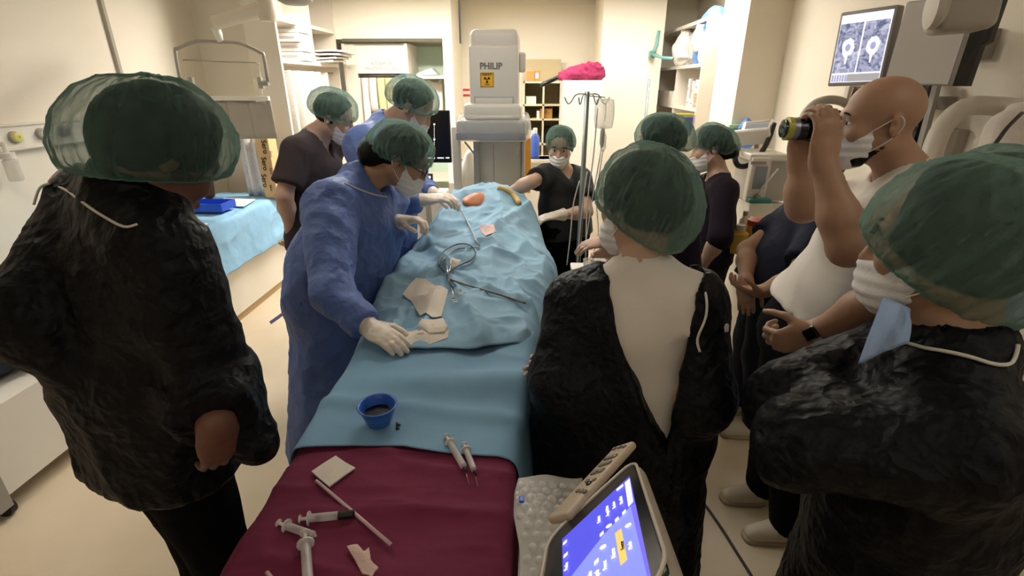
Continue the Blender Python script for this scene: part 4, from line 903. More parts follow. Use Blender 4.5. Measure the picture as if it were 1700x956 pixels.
bb = mb.obj('air_bubbles', sheer('bubble_blister', srgb('FAF8F4'), .5, .98, 30, .03, .25), t2, True); bb['kind'] = 'stuff'
mb = MB(); mb.box(on(866, 829, .03, RZ, .95), (.011, .016, .006), None, .002); mb.obj('blue_clip', mat('bright_blue', srgb('1E5AE0'), .3), t2)
t3 = thing('side_tray', 'narrow steel tray under the bubble wrap at the table side', 'tray', (.055, .70, .89))
mb = MB(); mb.span(V3(-.012, .45, .890), V3(.135, .95, .898)); mb.obj('tray_bottom', STEEL, t3)
mb = MB(); mb.span(V3(.132, .45, .89), V3(.137, .95, .905)); mb.obj('lip', STEEL, t3)
mb = MB(); mb.span(V3(-.05, .6, .872), V3(.06, .64, .890)); mb.obj('bracket', STEEL, t3)
# cable on the floor
mb = MB(); mb.tube([V3(.80, 2.0, .5), V3(.82, 2.05, .2), V3(.84, 2.06, .006)] + [atZ(x, y, .006) for x, y in ((1146, 765), (1152, 810), (1178, 848), (1200, 880), (1225, 920), (1250, 960), (1270, 1000))], .006, 8, smooth=5)
tag(mb.obj('power_cable', RUBBER, None, True), 'black cable curving over the floor beside the white canvas shoes', 'cable')
# ------------------------------------------------------------------ left side of the room
WHITEP = mat('white_laminate', srgb('E6E0D4'), .45); CREAM = mat('cream_plastic', srgb('DCD2BE'), .5); GREYP = mat('grey_plastic', srgb('9C978E'), .5)
TAN = mat('tan_plinth', srgb('B79B74'), .6); PAPER = mat('white_paper', srgb('EDE8DE'), .85, bump=(40, .3, 'noise'))
def fbox(mb, x0, y0, x1, y1, Y, dep, bev=0.):
    c = atY((x0+x1)/2, (y0+y1)/2, Y); l, r = atY(x0, (y0+y1)/2, Y)[0], atY(x1, (y0+y1)/2, Y)[0]; tz, bz = atY((x0+x1)/2, y0, Y)[2], atY((x0+x1)/2, y1, Y)[2]
    mb.span(V3(l, Y, bz), V3(r, Y+dep, tz), bev); return V3((l+r)/2, Y+dep/2, bz)
t = thing('medical_gas_rail', 'white gas supply rail with three round outlets on the wall', 'wall rail', (-2.98, 3.2, 1.42))
mb = MB(); mb.span(V3(-3.0, 2.2, 1.44), V3(-2.965, 4.4, 1.58), .006); mb.obj('rail_body', WHITEP, t)
for z in (1.575, 1.445):
    mb = MB(); mb.tube([V3(-2.965, 2.2, z), V3(-2.965, 4.4, z)], .009, 8); mb.obj('rail_edge', WHITEP, t, True)
for x, y, c in ((22, 228, 'D8D27A'), (67, 222, 'CFC8BA'), (103, 218, 'B9B0C8')):
    q = atX(x, y, -2.965); mb = MB(); mb.lathe(q, (1, 0, 0), [(.034, 0), (.034, .012), (.03, .014)], 18); ou = mb.obj('outlet', GREYP, t, 'auto')
    mb = MB(); mb.lathe(q+V3(.014, 0, 0), (1, 0, 0), [(.028, 0), (.028, .02), (.022, .024), (.008, .024), (.007, .018)], 18); mb.obj('outlet_ring', mat('outlet_'+c, srgb(c), .4), ou, 'auto')
q = atX(6, 240, -2.93)
t = thing('oxygen_flowmeter', 'clear humidifier bottle hanging under the gas rail', 'flowmeter', q)
mb = MB(); mb.lathe(q+V3(0, 0, -.20), (0, 0, 1), [(.03, 0), (.035, .01), (.035, .11), (.02, .125)], 16); mb.obj('bottle', sheer('clear_bottle', srgb('DDD9CC'), .35, .9, 10, .1, .2), t, 'auto')
mb = MB(); mb.lathe(q+V3(0, 0, -.075), (0, 0, 1), [(.034, 0), (.034, .03), (.012, .032), (.012, .09)], 16); mb.tube([q+V3(-.04, .0, .0), q+V3(.0, 0, .0)], .012, 8); mb.obj('valve', WHITEP, t, 'auto')
# bench with blue drape
t = thing('storage_bench', 'long white bench under a light blue drape along the wall', 'bench', (-2.63, 3.6, 0))
mb = MB(); mb.span(V3(-2.96, 2.5, .07), V3(-2.33, 4.55, .80)); mb.obj('carcass', WHITEP, t)
mb = MB(); mb.span(V3(-2.96, 2.5, 0), V3(-2.35, 4.55, .07)); mb.obj('plinth', TAN, t)
mb = MB(); mb.span(V3(-2.975, 2.48, .80), V3(-2.31, 4.57, .835)); mb.obj('bench_top', WHITEP, t)
LDRAPE = mat('light_blue_drape', srgb('8DBBDC'), .7, bump=[(8, .5, 'crinkle'), (120, .2, 'noise')], var=.06, vscale=4, bdist=.014)
zb = lambda X, Y: .845+.012*np.abs(creases(np.stack([X, Y, 0*X], -1), 6, (1, 1, 1), 3.))
o = drape('blue_drape', 2.46, 4.6, -2.955, -2.295, zb, .005, .38, LDRAPE, 90, 160, .0, .10, .016, 5., hemy=lambda X, q: -.04*q)
V = np.zeros(len(o.data.vertices)*3); o.data.vertices.foreach_get('co', V); V = V.reshape(-1, 3)
low = np.clip((.45-(V[:, 2]+o.location[2]))*3, 0, 1)
V[:, 2] += low*(.05*np.sin(V[:, 1]*5)+.03*np.sin(V[:, 1]*13))
V[:, 0] += .016*creases(V, 6, (1, 1, .6), 2.)*np.clip((.83-(V[:, 2]+o.location[2]))*10, 0, 1); o.data.vertices.foreach_set('co', V.ravel())
tag(o, 'light blue crinkled drape hanging over the white wall bench', 'drape')
q = atZ(340, 352, .86); t = thing('blue_tray', 'rectangular royal blue plastic tray on the light blue drape', 'tray', q)
TB = mat('royal_blue_plastic', srgb('1C50C8'), .35)
mb = MB(); c = q+V3(0, .06, .012); mb.box(c, (.32, .19, .006)); mb.obj('tray_base', TB, t)
mb = MB()
for dx, dy, sx, sy in ((0, .097, .33, .008), (0, -.097, .33, .008), (.163, 0, .008, .2), (-.163, 0, .008, .2)): mb.box(c+V3(dx, dy, .03), (sx, sy, .06))
mb.obj('tray_rim', TB, t)
for pix, lab, s_ in (([(350, 336), (372, 329), (424, 331), (405, 343), (362, 341)], 'white folded paper sheet behind the blue tray', 1), ([(272, 333), (330, 334), (332, 344), (300, 346), (275, 352)], 'white paper towel beside the blue tray', 2),
                     ([(300, 372), (345, 371), (332, 380), (300, 386)], 'white paper sheet at the front edge of the light blue drape', 3)):
    flat_sheet('paper_sheet', pix, PAPER, lab, 'paper', lambda X, Y: .858+0*X, .004, .004, seed=s_, bump=.018)
# carton and foil packs at the end of the bench
q0, q1 = atY(430, 325, 4.5), atY(456, 232, 4.5)
t = thing('cardboard_carton', 'tall tan carton with black lettering at the end of the bench', 'carton', (q0[0]+.06, 4.42, .85))
mb = MB(); zt = atY(440, 228, 4.4)[2]; x0_ = atY(432, 280, 4.36)[0]; x1_ = atY(453, 280, 4.36)[0]
mb.span(V3(x0_, 4.36, .85), V3(x1_, 4.50, zt)); mb.obj('carton_body', mat('tan_card', srgb('CBAA7C'), .8, bump=(80, .2, 'noise')), t)
INK = mat('black_ink', srgb('141414'), .7)
for k, yy in enumerate((244, 272, 300)):
    text_mesh('lettering', 'Sero', .062, INK, t, atY(439, yy, 4.357), (0, 0, -1), (1, 0, 0), .0005, bold=.001)
    text_mesh('lettering', 'Sero', .03, INK, t, atY(450, yy+12, 4.357), (0, 0, -1), (1, 0, 0), .0005)
mb = MB(); g = []
for k in range(9):
    xx = lerp(atY(405, 280, 4.42)[0], x0_-.004, k/8); g.append([V3(xx, 4.42+.02*math.sin(k*1.7), z) for z in np.linspace(.85, zt-.01, 8)])
mb.sheet(np.array(g), .012); tag(mb.obj('foil_pack', mat('silver_foil', srgb('CFCFD0'), .35, .45, bump=(20, .5, 'crinkle')), None, True), 'tall silvery foil pack leaning beside the tan carton', 'pack')
# hanging lead shield
Ys = 3.9; t = thing('hanging_shield', 'ceiling-hung clear shield with grey bail frame and lead skirt', 'radiation shield', atY(367, 70, Ys))
FRAME = mat('bail_grey', srgb('A19A8E'), .4, .3)
mb = MB(); mb.tube([atY(299, 134, Ys), atY(291, 86, Ys), atY(296, 80, Ys), atY(326, 69, Ys), atY(366, 70, Ys), atY(398, 72, Ys), atY(432, 87, Ys), atY(438, 94, Ys), atY(445, 136, Ys)], .0125, 10, smooth=3); mb.obj('bail', FRAME, t, True)
for x0, x1 in ((298, 317), (431, 446)):
    mb = MB(); mb.tube([atY(x0, 138, Ys), atY(x1, 138, Ys)], .02, 10); cx = x1 if x0 < 400 else x0; fbox(mb, cx-3, 128, cx+3, 147, Ys-.015, .03); mb.obj('clamp', GREYP, t, 'auto')
mb = MB(); pa = [atY(x, y, Ys+.01) for x, y in ((312, 165), (306, 103), (310, 100), (424, 104), (430, 108), (436, 165))]; mb.prism(pa, (0, .012, 0))
mb.obj('clear_pane', sheer('acrylic', srgb('CFC3A6'), .10, .5, 5, .05, .0), t)
mb = MB(); mb.tube([atY(x, y, Ys+.01) for x, y in ((304, 100), (310, 100), (360, 102), (424, 104), (430, 107))], .005, 6); mb.obj('pane_edge', FRAME, t, True)
xa, xb = atY(333, 165, Ys)[0], atY(443, 165, Ys)[0]
for k in range(3):
    G = np.array([[V3(lerp(xa, xb, (k+u)/3), Ys+.02+.012*k+.01*math.sin(u*6+k+z*5), z) for z in np.linspace(atY(385, 164, Ys)[2], atY(385, 231, Ys)[2], 7)] for u in np.linspace(-.04, 1.04, 10)])
    mb = MB(); mb.sheet(G, .006); mb.obj('lead_skirt', mat('lead_vinyl', srgb('A79F90'), .5, bump=(30, .3, 'noise')), t, True)
mb = MB(); fbox(mb, 331, 160, 445, 167, Ys+.0, .03); mb.obj('skirt_bar', WHITEP, t)
mb = MB(); mb.tube([atY(366, 70, Ys), atY(363, 58, Ys), atY(358, 46, Ys)], [.02, .026, .03], 10); mb.obj('ball_joint', WHITEP, t, True)
mb = MB(); mb.tube([atY(356, 38, Ys), atY(400, 26, Ys), atY(440, 14, Ys)], [.045, .05, .055], 12); mb.lathe(atY(442, 14, Ys)+V3(0, 0, -.08), (0, 0, 1), [(.05, 0), (.06, .02), (.06, .2), (.05, .22)], 14); e = atY(442, 14, Ys)
mb.tube([e+V3(0, 0, .1), V3(e[0], e[1], 2.72)], .03, 12); mb.obj('suspension_arm', CREAM, t, 'auto')
q = atY(490, 2, 3.7); t = thing('surgical_lamp_hub', 'round beige boom hub hanging from the ceiling above the shelves', 'boom', q)
mb = MB(); mb.lathe(q+V3(0, 0, -.02), (0, 0, 1), [(.07, 0), (.11, .02), (.115, .1), (.06, .13), (.04, .15)], 20); mb.obj('hub', GREYP, t, 'auto')
mb = MB(); mb.tube([q+V3(0, 0, .1), V3(q[0], q[1], 2.72)], .03, 12); mb.obj('drop_tube', CREAM, t, True)
# low cabinet in the near corner
t = thing('low_cabinet', 'low white cabinet with grey end frame near the paper roll', 'cabinet', (-2.6, 1.95, 0))
mb = MB(); mb.span(V3(-2.95, 1.62, .10), V3(-2.30, 2.35, .50)); mb.obj('carcass', WHITEP, t)
mb = MB(); mb.span(V3(-2.97, 1.56, .06), V3(-2.28, 1.62, .54)); mb.obj('end_frame', GREYP, t)
for x, y in ((-2.33, 1.62), (-2.9, 1.62), (-2.33, 2.3), (-2.9, 2.3)):
    mb = MB(); mb.lathe(V3(x-.0, y, .045), (0, 1, 0), [(.045, -.015), (.045, .015)], 14); mb.obj('caster', RUBBER, t, 'auto')
q = V3(-2.40, 1.72, .555); t = thing('paper_roll', 'white paper roll lying on the low cabinet, hollow core towards the aisle', 'paper roll', q-V3(0, 0, .055))
ax = nrm(V3(.55, -.8, .1)); mb = MB(); mb.lathe(q, ax, [(.02, -.1), (.055, -.1), (.055, .1), (.02, .1), (.02, -.1)], 24, False); mb.obj('roll', PAPER, t, 'auto')
mb = MB(); mb.lathe(q, ax, [(.0, -.08), (.02, -.08), (.02, .085), (.0, .085)], 16, False); mb.obj('core', BEZ, t, 'auto')
ops = [cone(V3(-2.8, 1.75, .60), V3(-2.5, 2.2, .60), .09, .09, .05, (V3(0, 0, 1), 1.2)), cone(V3(-2.8, 1.8, .75), V3(-2.45, 2.3, .74), .09, .08, .05), cone(V3(-2.55, 1.8, .6), V3(-2.4, 2.3, .66), .1, .09, .05), half(V3(0, 0, .503), V3(0, 0, -1))]
tag(garment('folded_blanket', ops, .012, mat('dark_navy_blanket', srgb('262C38'), .9, bump=(50, .3, 'noise')), None, .02, 6, (1, 1, 2), 4), 'dark navy blankets heaped on the low cabinet behind the paper roll', 'blanket')
mb = MB(); mb.span(V3(-2.95, 2.42, 0), V3(-2.2, 2.47, .86)); tag(mb.obj('white_board', WHITEP), 'white upright board between the low cabinet and the draped bench', 'board')
mb = MB(); P = [atZ(x, y, .002) for x, y in ((447, 534), (478, 512), (481, 516), (450, 538))]; mb.prism(P, (0, 0, .0015)); tag(mb.obj('floor_tape', mat('navy_tape', srgb('1F2C5A'), .5)), 'short strip of navy tape on the floor by the bench', 'tape')
# ------------------------------------------------------------------ far end of the room
SHELF = mat('shelf_white', srgb('DED6C8'), .5); PACK = mat('pack_white', srgb('E4DFD6'), .5, bump=(25, .3, 'crinkle')); PACKB = mat('pack_line', srgb('A7A2A8'), .5)
X0, X1, Ya, Yb = -2.40, -2.13, 4.6, 6.0
z1, z2, z3 = atX(520, 103, X1)[2], atX(476, 33, X1)[2], 2.66
t = thing('glove_shelf', 'tall open white shelf unit holding glove boxes and hanging catheter packs', 'shelf', (-2.27, 5.3, 0))
for nm, lo, hi in (('side_panel', (X0, Ya, 0), (X1, Ya+.03, 2.70)), ('side_panel', (X0, Yb-.03, 0), (X1, Yb-.005, 2.70)), ('divider', (X0, 5.36, z1), (X1-.01, 5.385, z3)), ('back_panel', (X0, Ya+.03, 0), (X0+.015, Yb-.03, 2.70)),
                   ('shelf_board', (X0+.015, Ya+.03, z1-.03), (X1, Yb-.03, z1)), ('shelf_board', (X0+.015, Ya+.03, z2-.02), (X1, Yb-.03, z2+.01)), ('shelf_board', (X0+.015, Ya+.03, .4), (X1, Yb-.03, .43)), ('shelf_board', (X0+.015, Ya+.03, z3), (X1, Yb-.03, z3+.03))):
    mb = MB(); mb.span(V3(lo), V3(hi)); mb.obj(nm, SHELF, t)
mb = MB(); mb.tube([V3(-2.2, Ya+.03, z1-.09), V3(-2.2, Yb-.03, z1-.09)], .008, 8); mb.obj('hanging_rail', CHROME, t, True)
ordw = ['nearest', 'second', 'third', 'fourth', 'fifth', 'sixth', 'seventh', 'eighth']
for k in range(5):
    mb = MB(); c = V3(-2.235+.012*(k % 2), 5.14+.02*math.sin(k*2), z1+.04+k*.078)
    b_ = thing('glove_box', ['bottom', 'second', 'middle', 'fourth', 'top'][k]+' white glove box of the stack on the upper shelf', 'box', c-V3(0, 0, .04), 'stacked glove boxes')
    mb.box(c, (.235, .26-.03*(k > 2), .072)); mb.obj('carton', PACK, b_)
    mb = MB(); mb.box(c+V3(.0, -.131+.015*(k > 2), 0), (.16, .002, .02)); mb.obj('printed_band', PACKB, b_)
for k in range(4):
    c = V3(-2.16+.036*k, 5.66, z1+.012+k*.026); mb = MB()
    G = np.array([[c+V3(x, y, .012*math.sin(y*9+k)*math.cos(x*8)+.008*k*x) for y in np.linspace(-.2, .2, 9)] for x in np.linspace(-.13, .16, 7)]); mb.sheet(G, -.018)
    tag(mb.obj('sterile_pack', PACK, None, True), ['lowest', 'second', 'third', 'topmost'][k]+' flat sterile pack jutting from the shelf beside the glove boxes', 'pack', 'flat packs on the upper shelf')
for k in range(6):
    yy = 4.78+.165*k; mb = MB(); top = z1-.085; ln = .86-.02*(k % 3)
    t = thing('catheter_pack', ordw[k]+' long white catheter pack on the rail under the glove boxes', 'pack', (-2.2, yy, top-ln), 'long catheter packs on the rail')
    mb.box(V3(-2.2+.01*(k % 2), yy, top-ln/2), (.13, .045, ln), None, .008); mb.obj('pouch', PACK, t, 'auto')
    mb = MB(); mb.box(V3(-2.134+.01*(k % 2), yy, top-ln*.55), (.002, .03, ln*.6)); mb.obj('label_strip', mat('label_grey', srgb('BDB6AE'), .6), t)
# recessed cabinet under the lintel
t = thing('recessed_cabinet', 'open recessed cabinet under the dark gap line with a pale green right bay', 'cabinet', (-1.5, 6.3, 0))
xa, xb, xm = -2.06, -.97, atY(676, 100, 6.06)[0]
GREENP = mat('pale_green_laminate', srgb('C4D8C6'), .5)
zc = atY(720, 126, 6.06)[2]; zl = atY(620, 122, 6.1)[2]
for nm, lo, hi, m in (('back_panel', (xa, 6.58, .1), (xm, 6.61, 2.2), SHELF), ('back_panel', (xm, 6.575, .1), (xb, 6.61, 2.2), GREENP), ('divider', (xm-.015, 6.03, .1), (xm+.015, 6.575, 2.2), SHELF), ('side_panel', (xa-.03, 6.03, .1), (xa, 6.6, 2.2), SHELF),
                      ('shelf_board', (xm+.015, 6.03, zc-.03), (xb, 6.575, zc), SHELF), ('fascia', (xa+.11, 6.07, zl), (xm-.015, 6.10, 2.2), WHITEP), ('fascia_side', (xa, 6.05, .1), (xa+.11, 6.08, 2.2), SHELF), ('shelf_board', (xa, 6.03, .7), (xb, 6.575, .73), SHELF)):
    mb = MB(); mb.span(V3(lo), V3(hi)); mb.obj(nm, m, t)
GREYINK = mat('faint_ink', srgb('9A948C'), .7)
text_mesh('handwriting', 'KITAPCIK', .055, GREYINK, t, atY(634, 106, 6.068), (1, 0, 0), (0, 0, 1)); text_mesh('handwriting', 'MALZEME DOLABI', .045, GREYINK, t, atY(633, 114, 6.068), (1, 0, 0), (0, 0, 1))
mb = MB(); mb.tube([V3(xa+.1, 6.14, zl-.02), V3(xm, 6.14, zl-.02)], .008, 8); mb.obj('hanging_rail', CHROME, t, True)
YEL = mat('pack_yellow', srgb('DCD39A'), .5, bump=(25, .3, 'crinkle')); LBLUE = mat('label_blue', srgb('4A5AA8'), .5)
for k in range(8):
    x0, x1 = 585+13.5*k, 597+13.5*k; yb_ = (222, 190+28, 184, 196, 218, 225, 215, 210)[k]; c = atY((x0+x1)/2, 126, 6.14); zb_ = atY((x0+x1)/2, yb_, 6.14)[2]
    hw = (atY(x1, 126, 6.14)[0]-atY(x0, 126, 6.14)[0])/2
    t = thing('catheter_pouch', ['first', 'second', 'third', 'fourth', 'fifth', 'sixth', 'seventh', 'eighth'][k]+(' pouch, yellow,' if k in (3, 4) else ' white pouch')+' from the shelf side on the recessed cabinet rail', 'pack', (c[0], 6.14, zb_), 'pouches on the recessed cabinet rail')
    mb = MB(); G = np.array([[V3(c[0]+u*hw, 6.14+.012*math.sin(v*5+k)+.008*u*u-.01*k % .03, lerp(c[2]-.02, zb_, v)) for v in np.linspace(0, 1, 7)] for u in (-1, -.4, .4, 1)]); mb.sheet(G, .014); mb.obj('pouch', YEL if k in (3, 4) else PACK, t, True)
    if k in (1, 3):
        mb = MB(); mb.box(V3(c[0], 6.118, lerp(c[2], zb_, .72 if k == 1 else .9)), (.06, .004, .05)); mb.obj('label', LBLUE, t)
    else:
        mb = MB(); mb.box(V3(c[0], 6.118, lerp(c[2], zb_, .4)), (.05, .003, .22)); mb.obj('label', mat('label_grey', srgb('BDB6AE'), .6), t)
for pix, lab, s_ in ((((690, 126), (693, 121), (716, 113), (727, 124)), 'white folded sheets on the pale green shelf', 1),):
    mb = MB(); P = np.array([atY(x, y, 6.2) for x, y in pix]); mb.prism(P, (0, .2, 0)); tag(mb.obj('folded_sheet', mat('sheet_pale', srgb('DDE6DC'), .7)), lab, 'sheet')
mb = MB(); G = np.array([[V3(lerp(xm+.1, xb-.06, u), 6.25+.02*math.sin(u*9), lerp(zc-.04, zc-.42, v)+.03*math.sin(u*7)) for v in np.linspace(0, 1, 6)] for u in np.linspace(0, 1, 10)]); mb.sheet(G, .02)
tag(mb.obj('hanging_bag', PACK, None, True), 'crinkled white bag under the pale green shelf', 'bag')
# black display on its cart
Yd = 4.3; t = thing('display_monitor', 'large black display behind the gowned pair, thin white trace on it', 'monitor', (atY(700, 230, Yd)[0], Yd+.1, 0))
mb = MB(); fbox(mb, 634, 183, 748, 270, Yd, .045, .006); mb.obj('casing', BEZ, t)
mb = MB(); fbox(mb, 637, 187, 745, 266, Yd-.002, .003); sc_ = mb.obj('screen', mat('screen_off', srgb('07080C'), .12), t)
WG = mat('trace_white', srgb('E6E6EA'), .5, emit=.7, ecol=(1, 1, 1)); BG = mat('trace_blue', srgb('6A8AC8'), .5, emit=.5, ecol=srgb('6A8AC8'))
mb = MB()
for y in range(206, 246, 3): fbox(mb, 720.4, y, 721.4, y+1.6, Yd-.004, .002)
for y in (206, 231): fbox(mb, 719.6, y-1, 722.4, y+1.6, Yd-.004, .002)
mb.obj('trace', WG, sc_)
mb = MB(); fbox(mb, 714, 187, 721, 191, Yd-.004, .002); fbox(mb, 708, 261, 722, 263.5, Yd-.004, .002); fbox(mb, 726, 261.3, 737, 263, Yd-.004, .002); fbox(mb, 740, 261, 746, 263, Yd-.004, .002); fbox(mb, 636, 187, 646, 191, Yd-.004, .002); mb.obj('screen_caption', WG, sc_)
mb = MB(); fbox(mb, 706, 240, 714, 252, Yd-.004, .002); mb.obj('screen_icon', BG, sc_)
c = atY(692, 270, Yd); mb = MB(); mb.span(V3(c[0]-.03, Yd+.05, .9), V3(c[0]+.03, Yd+.09, c[2]+.2)); mb.obj('stand', GREYP, t)
mb = MB(); mb.span(V3(c[0]-.3, Yd-.05, .06), V3(c[0]+.24, Yd+.16, .93), .01); mb.obj('cart', WHITEP, t)
t = thing('small_screen', 'small dark control screen low beside the white cart, behind the gloved hands', 'monitor', atY(708, 309, 4.1))
mb = MB(); fbox(mb, 697, 289, 718, 309, 4.1, .04, .004); mb.obj('casing', BEZ, t)
mb = MB(); fbox(mb, 708, 292, 715, 296, 4.097, .002); fbox(mb, 708, 299, 713, 303, 4.097, .002); mb.obj('screen_caption', WG, t)
c = atY(708, 309, 4.1); mb = MB(); mb.span(V3(c[0]-.02, 4.11, 0), V3(c[0]+.02, 4.14, c[2]+.02)); mb.obj('post', GREYP, t)
# C-arm
Yc = 3.85; CARM = mat('c_arm_white', srgb('CFCAC0'), .45); CARMG = mat('c_arm_grey', srgb('A5A4A2'), .45)
t = thing('x_ray_detector', 'tall white x-ray machine head with yellow warning sticker and plastic-wrapped detector', 'x-ray machine', (atY(820, 200, Yc)[0], Yc+.25, 0))
cx = atY(821, 130, Yc)[0]
def lvl(y, Y=Yc): return atY(821, y, Y)[2]
def slab(name, x0, x1, y0, y1, yf, dep, m, bev, seg=4, par=t):
    mb = MB(); fbox(mb, x0, y0, x1, y1, yf, dep); V = np.vstack(mb.V); lo, hi = V.min(0), V.max(0); mb = MB(); mb.box((lo+hi)/2, hi-lo, None, bev, seg); return mb.obj(name, m, par, 'auto')
slab('head_top', 779, 862, 47, 88, Yc, .42, CARM, .045); slab('head_body', 778.5, 861, 74, 176, Yc-.02, .44, CARM, .02)
slab('head_shoulder', 769, 866, 172, 200, Yc-.05, .46, CARM, .03); slab('hatch_line', 787, 853, 160, 170, Yc-.024, .02, CARMG, .004); slab('hatch', 789, 851, 163, 174, Yc-.028, .02, CARM, .006)
slab('detector_plate', 757, 873, 200, 224, Yc-.09, .52, CARMG, .02); slab('detector_face', 757, 873, 220, 233, Yc-.09, .52, mat('detector_dark', srgb('7E7F86'), .4), .008)
slab('side_knob', 859, 873, 86, 120, Yc+.05, .1, CARM, .02)
mb = MB(); fbox(mb, 753, 193, 880, 236, Yc-.105, .56); V = np.vstack(mb.V); lo, hi = V.min(0), V.max(0)
N_ = 40; rimP = []
for k in range(N_):
    a_ = 2*math.pi*k/N_; sx = abs(math.cos(a_))**.45*np.sign(math.cos(a_)); sy = abs(math.sin(a_))**.45*np.sign(math.sin(a_)); rimP.append((sx, sy))
c = (lo+hi)/2; h_ = (hi-lo)/2; G = np.array([[V3(c[0]+sx*h_[0]*q, c[1]+sy*h_[1]*q, c[2]+zz*h_[2]) for sx, sy in rimP+rimP[:1]] for zz, q in ((1.05, .93), (.8, .98), (.5, 1.0), (.1, 1.02), (-.4, 1.02), (-.8, 1.0), (-1, .95), (-1.03, .6), (-1.04, .01))])
G = G+.012*creases(G, 11, (1, 1, 1), 4)[..., None]*V3(.6, 1, .5)
mb = MB(); mb.sheet(G); mb.obj('plastic_cover', sheer('plastic_film', srgb('E6E4DE'), .14, .75, 20, .08, .1), t, True)
text_mesh('lettering', 'PHILIP', .058, mat('logo_grey', srgb('6E6A66'), .5), t, atY(815, 110, Yc-.0215), (1, 0, 0), (0, 0, 1), .0008, bold=.0022)
mb = MB(); fbox(mb, 797, 120, 820, 145, Yc-.0225, .002); sg = mb.obj('warning_sticker', mat('warning_yellow', srgb('E0A81E'), .5), t)
mb = MB(); fbox(mb, 798, 121, 819, 121.7, Yc-.0235, .001); fbox(mb, 798, 143.5, 819, 144.2, Yc-.0235, .001); fbox(mb, 798, 121, 798.7, 144.2, Yc-.0235, .001); fbox(mb, 818.3, 121, 819, 144.2, Yc-.0235, .001); mb.obj('sticker_border', INK, sg)
q = atY(808.5, 132, Yc-.024); mb = MB(); mb.lathe(q, (0, -1, 0), [(.0, 0), (.005, 0), (.005, .0006), (0, .0006)], 12, False)
for k in range(3):
    a0 = math.radians(90+120*k+60); P = [q+V3(r_*math.cos(a0+d_), 0, r_*math.sin(a0+d_)) for r_, d_ in ((.008, -.5), (.022, -.5), (.023, -.2), (.023, .2), (.022, .5), (.008, .5))]; mb.prism(P, (0, -.0006, 0))
mb.obj('trefoil', INK, sg)
text_mesh('sticker_text', 'DIKKAT!', .018, INK, sg, atY(808.5, 124, Yc-.024), (1, 0, 0), (0, 0, 1), .0003, bold=.0006); text_mesh('sticker_text', 'X ISINI', .012, INK, sg, atY(808.5, 140.5, Yc-.024), (1, 0, 0), (0, 0, 1), .0003, bold=.0004)
slab('column', 790, 866, 233, 420, Yc+.25, .4, mat('c_arm_cream', srgb('DAD2C2'), .5), .02); slab('column_rail', 788, 797, 233, 420, Yc+.2, .06, CARMG, .006); slab('column_rail', 866, 871, 233, 420, Yc+.22, .06, CARM, .006)
slab('column_seam', 820, 821, 240, 420, Yc+.247, .01, CARMG, .001)
zb_ = lvl(420, Yc+.25); mb = MB(); mb.span(V3(cx-.35, Yc+.2, 0), V3(cx+.35, Yc+.75, max(.2, zb_)), .03); mb.obj('pedestal', CARM, t, 'auto')
slab('side_post', 751, 764, 210, 330, Yc+.2, .1, CARM, .015)
mb = MB(); mb.tube([atY(772, 236, Yc+.1), atY(788, 256, Yc+.15)], .008, 8); mb.obj('strut', CARMG, t, True)
zt_ = lvl(52)-.1; mb = MB(); mb.tube([V3(cx, Yc+.36, zt_), V3(cx, Yc+.58, zt_-.02), V3(cx, Yc+.66, zt_-.25), V3(cx, Yc+.66, .4)], .09, 16, smooth=5); mb.obj('c_arc', CARM, t, True)
# apron beside it
ops = [cone(atY(780, 262, 4.35), atY(768, 345, 4.35), .05, .12, .04, (V3(0, 1, 0), 1.6)), cone(atY(784, 255, 4.35), atY(790, 330, 4.35), .04, .07, .04)]
tag(garment('white_apron', ops, .012, PAPER, None, .01, 8, (1, 1, .3), 2), 'white apron draped beside the x-ray column', 'apron')
t = thing('spray_bottle', 'blue-labelled pump bottle behind the white apron', 'bottle', atY(769, 292, 4.6))
c = atY(769, 282, 4.6); mb = MB(); mb.lathe(c+V3(0, 0, -.1), (0, 0, 1), [(.035, 0), (.035, .11), (.015, .13), (.015, .15)], 14); mb.obj('bottle_body', PACK, t, 'auto')
mb = MB(); mb.lathe(c+V3(0, 0, -.07), (0, 0, 1), [(.0365, 0), (.0365, .07)], 14, False); mb.obj('bottle_label', LBLUE, t, 'auto')
mb = MB(); mb.lathe(c+V3(0, 0, .05), (0, 0, 1), [(.012, 0), (.012, .04), (.028, .042), (.028, .055)], 12); mb.obj('pump', GREYP, t, 'auto')
mb = MB(); mb.span(V3(c[0]-.12, 4.5, 0), V3(c[0]+.1, 4.72, c[2]-.1)); tag(mb.obj('side_stand', WHITEP), 'narrow white stand under the blue-labelled pump bottle', 'stand')
mb = MB(); fbox(mb, 868, 230, 881, 320, 4.4, .25); tag(mb.obj('orange_panel', mat('orange_panel', srgb('D89A2A'), .5)), 'upright orange panel beside the x-ray column', 'panel')
mb = MB(); fbox(mb, 767, 148, 781, 160, 6.795, .004); st_ = mb.obj('wall_sticker', mat('sticker_white', srgb('E8E2D6'), .5)); tag(st_, 'small red and white sticker on the recess wall', 'sticker')
mb = MB(); fbox(mb, 767, 147.5, 781, 151, 6.792, .003); fbox(mb, 767, 156.5, 781, 160, 6.792, .003); mb.obj('red_stripe', mat('sticker_red', srgb('B83040'), .5), st_)
